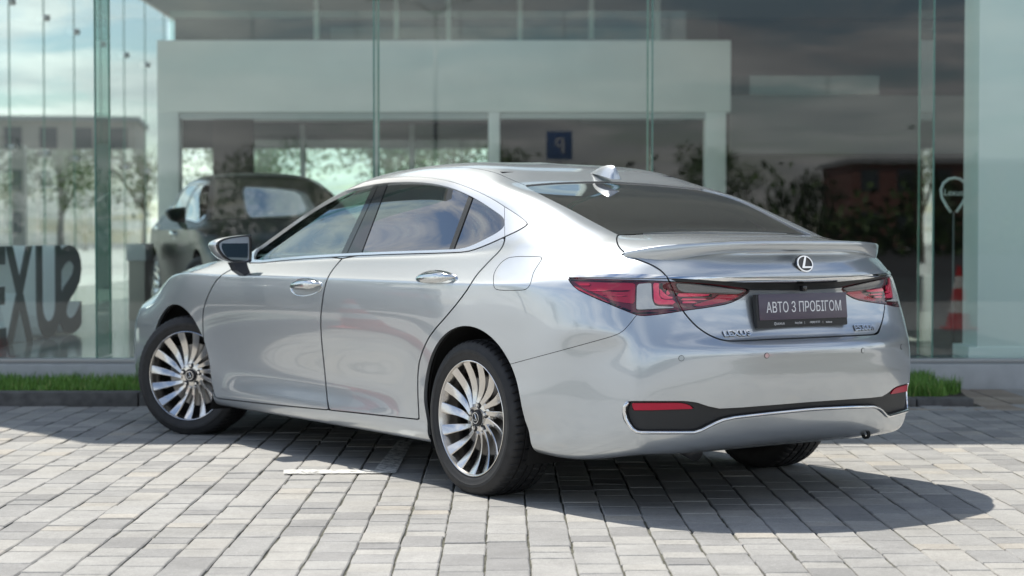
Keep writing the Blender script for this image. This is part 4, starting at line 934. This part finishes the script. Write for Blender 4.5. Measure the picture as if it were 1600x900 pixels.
# roof, with a canopy edge that throws the shade on the paving
def slab(name, z0, z1, polys, m):
    for pl in polys:
        n = len(pl); V = [(x, y - 13, z) for z in (z0, z1) for x, y in pl]
        pyd(name, V, [tuple(range(n))[::-1], tuple(range(n, 2 * n))] + [(i, (i + 1) % n, n + (i + 1) % n, n + i) for i in range(n)], m, SH)
SX0, SX1, SY0, SY1 = -3.6, 1.4, 17.6, 23.4            # unseen glazed roof opening, added to brighten the hall inside
slab('roof_slab', 5.9, 6.25, [[(-7.6, 12.95), (-5.25, 12.95), (-4.51, 12.07), (14, 12.07), (14, SY0), (-7.6, SY0)], [(-7.6, SY0), (SX0, SY0), (SX0, SY1), (-7.6, SY1)], [(SX1, SY0), (14, SY0), (14, SY1), (SX1, SY1)], [(-7.6, SY1), (14, SY1), (14, 41), (-7.6, 41)]], 'soffit_white')
slab('ceiling', 5.84, 5.885, [[(-7.45, 13.1), (12, 13.1), (12, SY0), (-7.45, SY0)], [(-7.45, SY0), (SX0, SY0), (SX0, SY1), (-7.45, SY1)], [(SX1, SY0), (12, SY0), (12, SY1), (SX1, SY1)], [(-7.45, SY1), (12, SY1), (12, YB), (-7.45, YB)]], 'ceiling_grey')
quad('added_roof_light', [(SX0, SY0, 6.1), (SX1, SY0, 6.1), (SX1, SY1, 6.1), (SX0, SY1, 6.1)], 'side_glass')
# pale column behind the glass on the right
sb('column', (3.365, 13.04, .212), (5.3, 13.47, ZR), 'column_white', .004); sb('column_base', (3.30, 13.03, .206), (5.3, 13.50, .29), 'column_white', .004)
# mezzanine front with its openings
YM = 24.0
def mx_(px, y=YM): return (px - 800) * y / F
def mz_(py, y=YM): return CH + (367 - py) * y / F
sb('mezzanine_front', (mx_(247), YM, mz_(176)), (mx_(1141), YM + .25, mz_(64)), 'wall_white', .01)
sb('mezzanine_pier', (mx_(247), YM, .2), (mx_(280), YM + .3, mz_(176)), 'wall_white', .01)
sb('mezzanine_pier', (mx_(763), YM, .2), (mx_(781), YM + .3, mz_(176)), 'wall_white', .01)
sb('mezzanine_pier', (mx_(1102), YM, .2), (mx_(1134), YM + .3, mz_(176)), 'wall_white', .01)
sb('blind_box', (mx_(281), YM + .02, mz_(186)), (mx_(762), YM + .2, mz_(177)), 'alu'); sb('blind_box', (mx_(782), YM + .02, mz_(186)), (mx_(1134), YM + .2, mz_(177)), 'alu')
sb('mezzanine_floor', (mx_(247), YM + .25, mz_(140)), (mx_(1141), YM + 7, mz_(128)), 'ceiling_grey')
quad('railing_pane', [(mx_(265), YM + .1, mz_(64)), (mx_(1122), YM + .1, mz_(64)), (mx_(1122), YM + .1, mz_(17)), (mx_(265), YM + .1, mz_(17))], 'rail_glass')
for a in (440, 585, 680, 810, 940, 1060): sb('upper_post', (mx_(a), YM + 4, mz_(64)), (mx_(a + 9), YM + 4.2, 5.84), 'wall_white')
sb('upper_wall', (mx_(440), YM + 6.6, 3.4), (mx_(1100), YM + 6.8, 4.6), 'ceiling_grey')
for a, wd_ in ((470, 60), (600, 44), (905, 70)): sb('lounge_seat', (mx_(a), YM + 1.2, mz_(66)), (mx_(a + wd_), YM + 1.9, mz_(46)), 'dark_wall', .08)
# rooms under the mezzanine
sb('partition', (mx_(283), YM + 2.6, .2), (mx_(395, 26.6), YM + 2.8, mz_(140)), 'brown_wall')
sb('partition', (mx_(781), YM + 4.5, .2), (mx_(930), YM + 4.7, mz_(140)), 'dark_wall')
quad('inner_pane', [(mx_(395, 26.6), YM + 2.7, .2), (mx_(762, 26.7), YM + 2.7, .2), (mx_(762, 26.7), YM + 2.7, mz_(176)), (mx_(395, 26.6), YM + 2.7, mz_(176))], 'rail_glass')
for a in (470, 585, 640): sb('inner_frame', (mx_(a, 26.7), YM + 2.66, .2), (mx_(a + 8, 26.7), YM + 2.74, mz_(176)), 'alu')
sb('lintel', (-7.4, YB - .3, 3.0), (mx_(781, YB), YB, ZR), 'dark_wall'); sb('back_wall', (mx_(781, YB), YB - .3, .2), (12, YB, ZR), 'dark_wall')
for k in range(5): quad('back_pane', [(-7.4 + 1.45 * k, YB - .1, .2), (-6.0 + 1.45 * k, YB - .1, .2), (-6.0 + 1.45 * k, YB - .1, 3.0), (-7.4 + 1.45 * k, YB - .1, 3.0)], 'side_glass')
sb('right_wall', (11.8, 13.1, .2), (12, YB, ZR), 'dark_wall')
sb('gallery_front', (mx_(1141, 27), 27, mz_(240, 27)), (11.8, 27.2, mz_(150, 27)), 'ceiling_grey'); quad('gallery_pane', [(mx_(1145, 27), 26.9, mz_(150, 27)), (mx_(1370, 27), 26.9, mz_(150, 27)), (mx_(1370, 27), 26.9, mz_(120, 27)), (mx_(1145, 27), 26.9, mz_(120, 27))], 'rail_glass')
sb('entrance_frame', (-6.9, 30, .2), (-6.7, 30.2, 2.6), 'alu')
# floor letters: dark faces, deep white sides, receding from the glass
LT = []
for ch_, px_, yl, lab in (('E', -14, 14.25, 'dark letter E with white sides, cut by the left picture edge'), ('X', 30, 14.85, 'dark letter X with white sides standing on the showroom floor'), ('U', 76, 15.6, 'dark letter U with white sides between the X and the S'), ('S', 109, 16.25, 'dark reversed letter S, last of the row of floor letters')):
    root = empty('floor_letter', ((px_ - 800) * yl / F, yl, .208)); tag(root, lab, 'letter', 'big letters on the showroom floor')
    o = text_mesh('letter_side', ch_, 1.0, .26, 'letter_white', root, mirror=(ch_ in 'S'), width=.54, offset=.022)
    sc = .80 / o.dimensions.y; o.data.transform(Matrix.Diagonal((1, sc, 1, 1)))
    f2 = text_mesh('letter_face', ch_, 1.0, .012, 'letter_dark', root, mirror=(ch_ in 'S'), width=.54, offset=.022); f2.data.transform(Matrix.Diagonal((1, sc, 1, 1)))
    rot = Matrix.Rotation(R(82), 4, 'Z') @ Matrix.Rotation(R(90), 4, 'X')
    o.matrix_basis = Matrix.Translation((0, 0, .40)) @ rot; f2.matrix_basis = Matrix.Translation((0, 0, .40)) @ rot; o.matrix_basis = o.matrix_basis @ Matrix.Translation((0, 0, -.137))
pin = empty('pin_sign', (3.33, 13.62, 1.42)); tag(pin, 'pale pin-shaped outline sign by the column at far right', 'sign')
tube('pin_outline', [(-.02, 0, -.15), (-.055, 0, -.10), (-.088, 0, -.04), (-.097, 0, .02), (-.078, 0, .07), (-.04, 0, .10), (.005, 0, .11), (.05, 0, .10), (.085, 0, .07), (.10, 0, .02), (.088, 0, -.04), (.055, 0, -.10), (.02, 0, -.15)], .011, 'letter_white', pin, 8)
pt = text_mesh('pin_lettering', 'Lexus', .07, .006, 'letter_white', pin, width=.14); pt.matrix_basis = Matrix.Rotation(R(90), 4, 'X')
tube('pin_stand', [(0, 0, -.15), (0, 0, -1.214)], .008, 'letter_dark', pin, 8)
cb = empty('reception_cabinet', ((213 - 800) * 19 / F, 19, .206)); tag(cb, 'white and wood cabinet standing left of the black car', 'cabinet')
box('cabinet_body', (-.085, 0, 0), (.085, .4, .62), 'cabinet_wood', cb, .006); box('cabinet_top', (-.10, -.02, .62), (.10, .42, .80), 'cabinet_white', cb, .006)
# ------------------------------------------------------------------ other cars: repeats of the sedan in other paint
def repaint(name, col, metal=.3, rough=.3):
    m = mat(name, col, rough, metal, .5, .02); return {M['paint']: m, M['glass_front']: M['glass_rear']}
def car_copy(name, loc, heading, mats, label, scale=(1, 1, 1), group=None, drop=()):
    c = copy_tree(CAR, None, mats); c.name = name; c.location = loc; c.rotation_euler = (0, 0, math.atan2(heading[1], heading[0])); c.scale = scale
    c['label'] = label; c['category'] = 'car'
    if group: c['group'] = group
    return c
blk = repaint('black_paint', (.008, .009, .010), .0, .3)
for k_, v_ in (('Coat Weight', .0), ('Specular IOR Level', .25)): M['black_paint'].node_tree.nodes['Principled BSDF'].inputs[k_].default_value = v_
car_copy('black_car', (-3.02, 20.0, .208), (.32, -.947), blk, 'glossy black car on show behind the glass left of the sedan', (1.0, 1.0, 1.06))
car_copy('black_car', (-6.3, 17.3, .208), (-.55, -.83), blk, 'black car inside the showroom behind the floor letters')
gg = 'cars parked round the forecourt'
car_copy('parked_car', (6.9, 5.6, 0), (.35, -.94), repaint('pearl_paint', (.62, .61, .58), .2), 'pearl white sedan parked beside the cone on the right', group=gg)
car_copy('parked_car', (-8.6, 12.4, 0), (.25, .97), repaint('slate_paint', (.055, .062, .072), .4), 'slate grey sedan parked to the left of the forecourt', group=gg)
car_copy('parked_car', (9.6, 2.8, 0), (.35, -.94), repaint('grey_paint', (.12, .125, .13), .5), 'dark grey sedan parked beyond the pearl white one', group=gg)
# ------------------------------------------------------------------ cones, signs, lamp posts
mat('cone_red', (.62, .035, .04), .45); mat('cone_white', (.78, .78, .76), .45)
def cone(loc, label):
    c = empty('traffic_cone', loc); tag(c, label, 'cone', 'red and white traffic cones')
    box('cone_base', (-.19, -.19, 0), (.19, .19, .035), 'cone_red', c, .012)
    hs = [.03, .20, .34, .48, .62, .74]
    for i in range(5):
        r0 = .15 - .125 * (hs[i] - .03) / .71; r1 = .15 - .125 * (hs[i + 1] - .03) / .71
        lathe('cone_band', [(r0, hs[i]), (r1, hs[i + 1])] + ([(.0, hs[i + 1])] if i == 4 else []), 'cone_white' if i % 2 else 'cone_red', c, 28, 'Z')
cone((5.18, 5.1, 0), 'red and white traffic cone beside the pearl white car'); cone((-4.55, 10.2, 0), 'red and white traffic cone left of the silver sedan')
def sign(loc, h, letter, label, rz):
    s_ = empty('parking_sign', loc, rz); tag(s_, label, 'sign')
    tube('sign_post', [(0, 0, 0), (0, 0, h)], .03, 'sign_post', s_, 12)
    box('sign_plate', (-.3, -.05, h - .65), (.3, -.035, h), 'sign_blue', s_, .004)
    t = text_mesh('sign_lettering', letter, .5, .004, 'sign_white', s_); t.matrix_basis = Matrix.Translation((0, -.055, h - .33)) @ Matrix.Rotation(R(90), 4, 'X')
sign((1.1, -16, 0), 3.5, 'P', 'blue square parking sign with white P behind the camera', R(180))
def lamp_post(loc, rz, label):
    l = empty('street_lamp', loc, rz); tag(l, label, 'street lamp', 'street lamps on the forecourt')
    tube('lamp_pole', [(0, 0, 0), (0, 0, 4), (0, 0, 7.6)], [.09, .07, .05], 'sign_post', l, 12)
    for s_ in (-1, 1):
        tube('lamp_arm', [(0, 0, 7.4), (s_ * .5, 0, 7.75), (s_ * 1.4, 0, 7.9)], .03, 'sign_post', l, 8)
        box('lamp_head', (s_ * 1.7 - .4, -.13, 7.86), (s_ * 1.7 + .4, .13, 7.98), 'sign_post', l, .04)
lamp_post((-27, 21.5, 0), R(60), 'twin-arm street lamp left of the forecourt'); lamp_post((-2.2, -26, 0), R(10), 'twin-arm street lamp behind the camera')
# ------------------------------------------------------------------ trees and buildings round about
mat('bark', (.09, .07, .05), .9, noise=(8, .3)); 
lf_ = bpy.data.materials.new('foliage'); lf_.use_nodes = True; M['foliage'] = lf_; nt = lf_.node_tree; b = nt.nodes['Principled BSDF']; b.inputs['Roughness'].default_value = .55
gi = nt.nodes.new('ShaderNodeNewGeometry'); rr = nt.nodes.new('ShaderNodeValToRGB'); rr.color_ramp.elements[0].color = (.022, .055, .012, 1); rr.color_ramp.elements[1].color = (.085, .15, .03, 1); nt.links.new(gi.outputs['Random Per Island'], rr.inputs[0]); nt.links.new(rr.outputs[0], b.inputs['Base Color'])
def tree_mesh(h, rad, seed):
    rd = random.Random(seed); V = []; Fc = []
    cl = [(rd.gauss(0, rad * .45), rd.gauss(0, rad * .45), h * (.45 + .5 * rd.random()), rad * rd.uniform(.28, .5)) for _ in range(26)]
    for cx, cy, cz, cr_ in cl:
        for _ in range(110):
            d = Vector((rd.gauss(0, 1), rd.gauss(0, 1), rd.gauss(0, .8))).normalized() * cr_ * rd.uniform(.55, 1.0)
            p = Vector((cx, cy, cz)) + d; u = Vector((rd.gauss(0, 1), rd.gauss(0, 1), rd.gauss(0, 1))).normalized(); v = u.orthogonal().normalized(); sz = rd.uniform(.07, .15) * (h / 7); k = len(V)
            V += [p - u * sz, p + v * sz * .6, p + u * sz, p - v * sz * .6]; Fc.append((k, k + 1, k + 2, k + 3))
    me = bpy.data.meshes.new('crown'); me.from_pydata([tuple(p) for p in V], [], Fc); me.materials.append(M['foliage']); me.update(); return me, cl
TM = [tree_mesh(7, 2.6, s_) for s_ in (1, 2, 3)]
def tree(loc, k, sc, label, group):
    t = empty('tree', loc, random.uniform(0, 6.28)); t.scale = (sc, sc, sc); tag(t, label, 'tree', group)
    link(bpy.data.objects.new('crown', TM[k][0]), t); tube('trunk', [(0, 0, 0), (.05, .02, 1.6), (.0, .1, 3.4), (.1, 0, 5.4)], [.20, .15, .11, .04], 'bark', t, 10)
    for c in TM[k][1][:6]: tube('limb', [(0, .03, 2.2), (c[0] * .5, c[1] * .5, 2.2 + (c[2] - 2.2) * .6), (c[0], c[1], c[2])], [.08, .05, .02], 'bark', t, 6)
ORD = ('first', 'second', 'third', 'fourth', 'fifth', 'sixth', 'seventh', 'eighth', 'ninth', 'tenth', 'eleventh', 'twelfth', 'thirteenth', 'fourteenth', 'fifteenth')
for i in range(6): tree((-9.5 + 3.8 * i + random.uniform(-1, 1), 66 + random.uniform(-4, 6), 0), i % 3, random.uniform(.75, 1.0), '%s leafy tree from the left behind the back windows of the showroom' % ORD[i], 'trees behind the showroom')
for i in range(4): tree((-35 + 5.2 * i, 120 + 6 * (i % 2), 0), i % 3, random.uniform(.7, 1.0), '%s leafy tree from the left before the apartment block' % ORD[i], 'trees by the apartment block')
for i in range(15): tree((-44 + 6.2 * i, -80 + random.uniform(-5, 5), -1.0), i % 3, random.uniform(.8, 1.1), '%s tree from the left in the row across the road' % ORD[i], 'trees across the road')
for i in range(6): tree((52 + random.uniform(-2, 3), -40 + 12 * i, 0), i % 3, random.uniform(.9, 1.2), '%s tree from the road end in the row right of the car park' % ORD[i], 'trees right of the car park')
for i in range(6): tree((-52 + random.uniform(-3, 2), -20 + 13 * i, 0), i % 3, random.uniform(.9, 1.2), '%s tree from the road end in the row left of the car park' % ORD[i], 'trees left of the car park')
V = []; Fc = []
for k in range(16000):
    p = Vector((random.uniform(-60, 75), -68 + random.gauss(0, .8), abs(random.gauss(0, 1)) * 1.5 + .1)); u = Vector((random.gauss(0, 1), random.gauss(0, 1), random.gauss(0, 1))).normalized(); v = u.orthogonal().normalized(); sz = random.uniform(.15, .32); j = len(V)
    V += [p - u * sz, p + v * sz * .6, p + u * sz, p - v * sz * .6]; Fc.append((j, j + 1, j + 2, j + 3))
tag(pyd('shrubbery', V, Fc, 'foliage'), 'dense green shrubs under the trees across the road', 'shrubs', kind='stuff')
mat('block_wall', (.36, .33, .30), .8, noise=(.3, .1)); mat('block_red', (.17, .075, .06), .8, noise=(.4, .12)); mat('win_dark', (.04, .05, .06), .15)
def block(name, loc, sx, sy, h, m, rows, colsn, label, rz=0):
    bd = empty(name, loc, rz); tag(bd, label, 'building'); box('wall', (-sx / 2, -sy / 2, 0), (sx / 2, sy / 2, h), m, bd)
    box('roof', (-sx / 2 - .3, -sy / 2 - .3, h), (sx / 2 + .3, sy / 2 + .3, h + .4), 'roof_grey', bd)
    me = None
    for r_ in range(rows):
        for c in range(colsn):
            x = -sx / 2 + (c + .5) * sx / colsn; z = (r_ + .35) * h / rows; wv = min(1.5, sx / colsn * .5)
            for sgn in (-1, 1):
                o = box('window', (x - wv / 2, sgn * (sy / 2 + .03) - .03, z), (x + wv / 2, sgn * (sy / 2 + .03) + .03, z + h / rows * .5), 'win_dark', bd)
block('apartment_block', (-42, 150, 0), 22, 12, 10.2, 'block_wall', 3, 8, 'low apartment block seen through the side glass at the left', R(8))
block('brick_building', (46, -130, 0), 36, 14, 7.0, 'block_red', 2, 12, 'long red brick building across the road behind the camera')
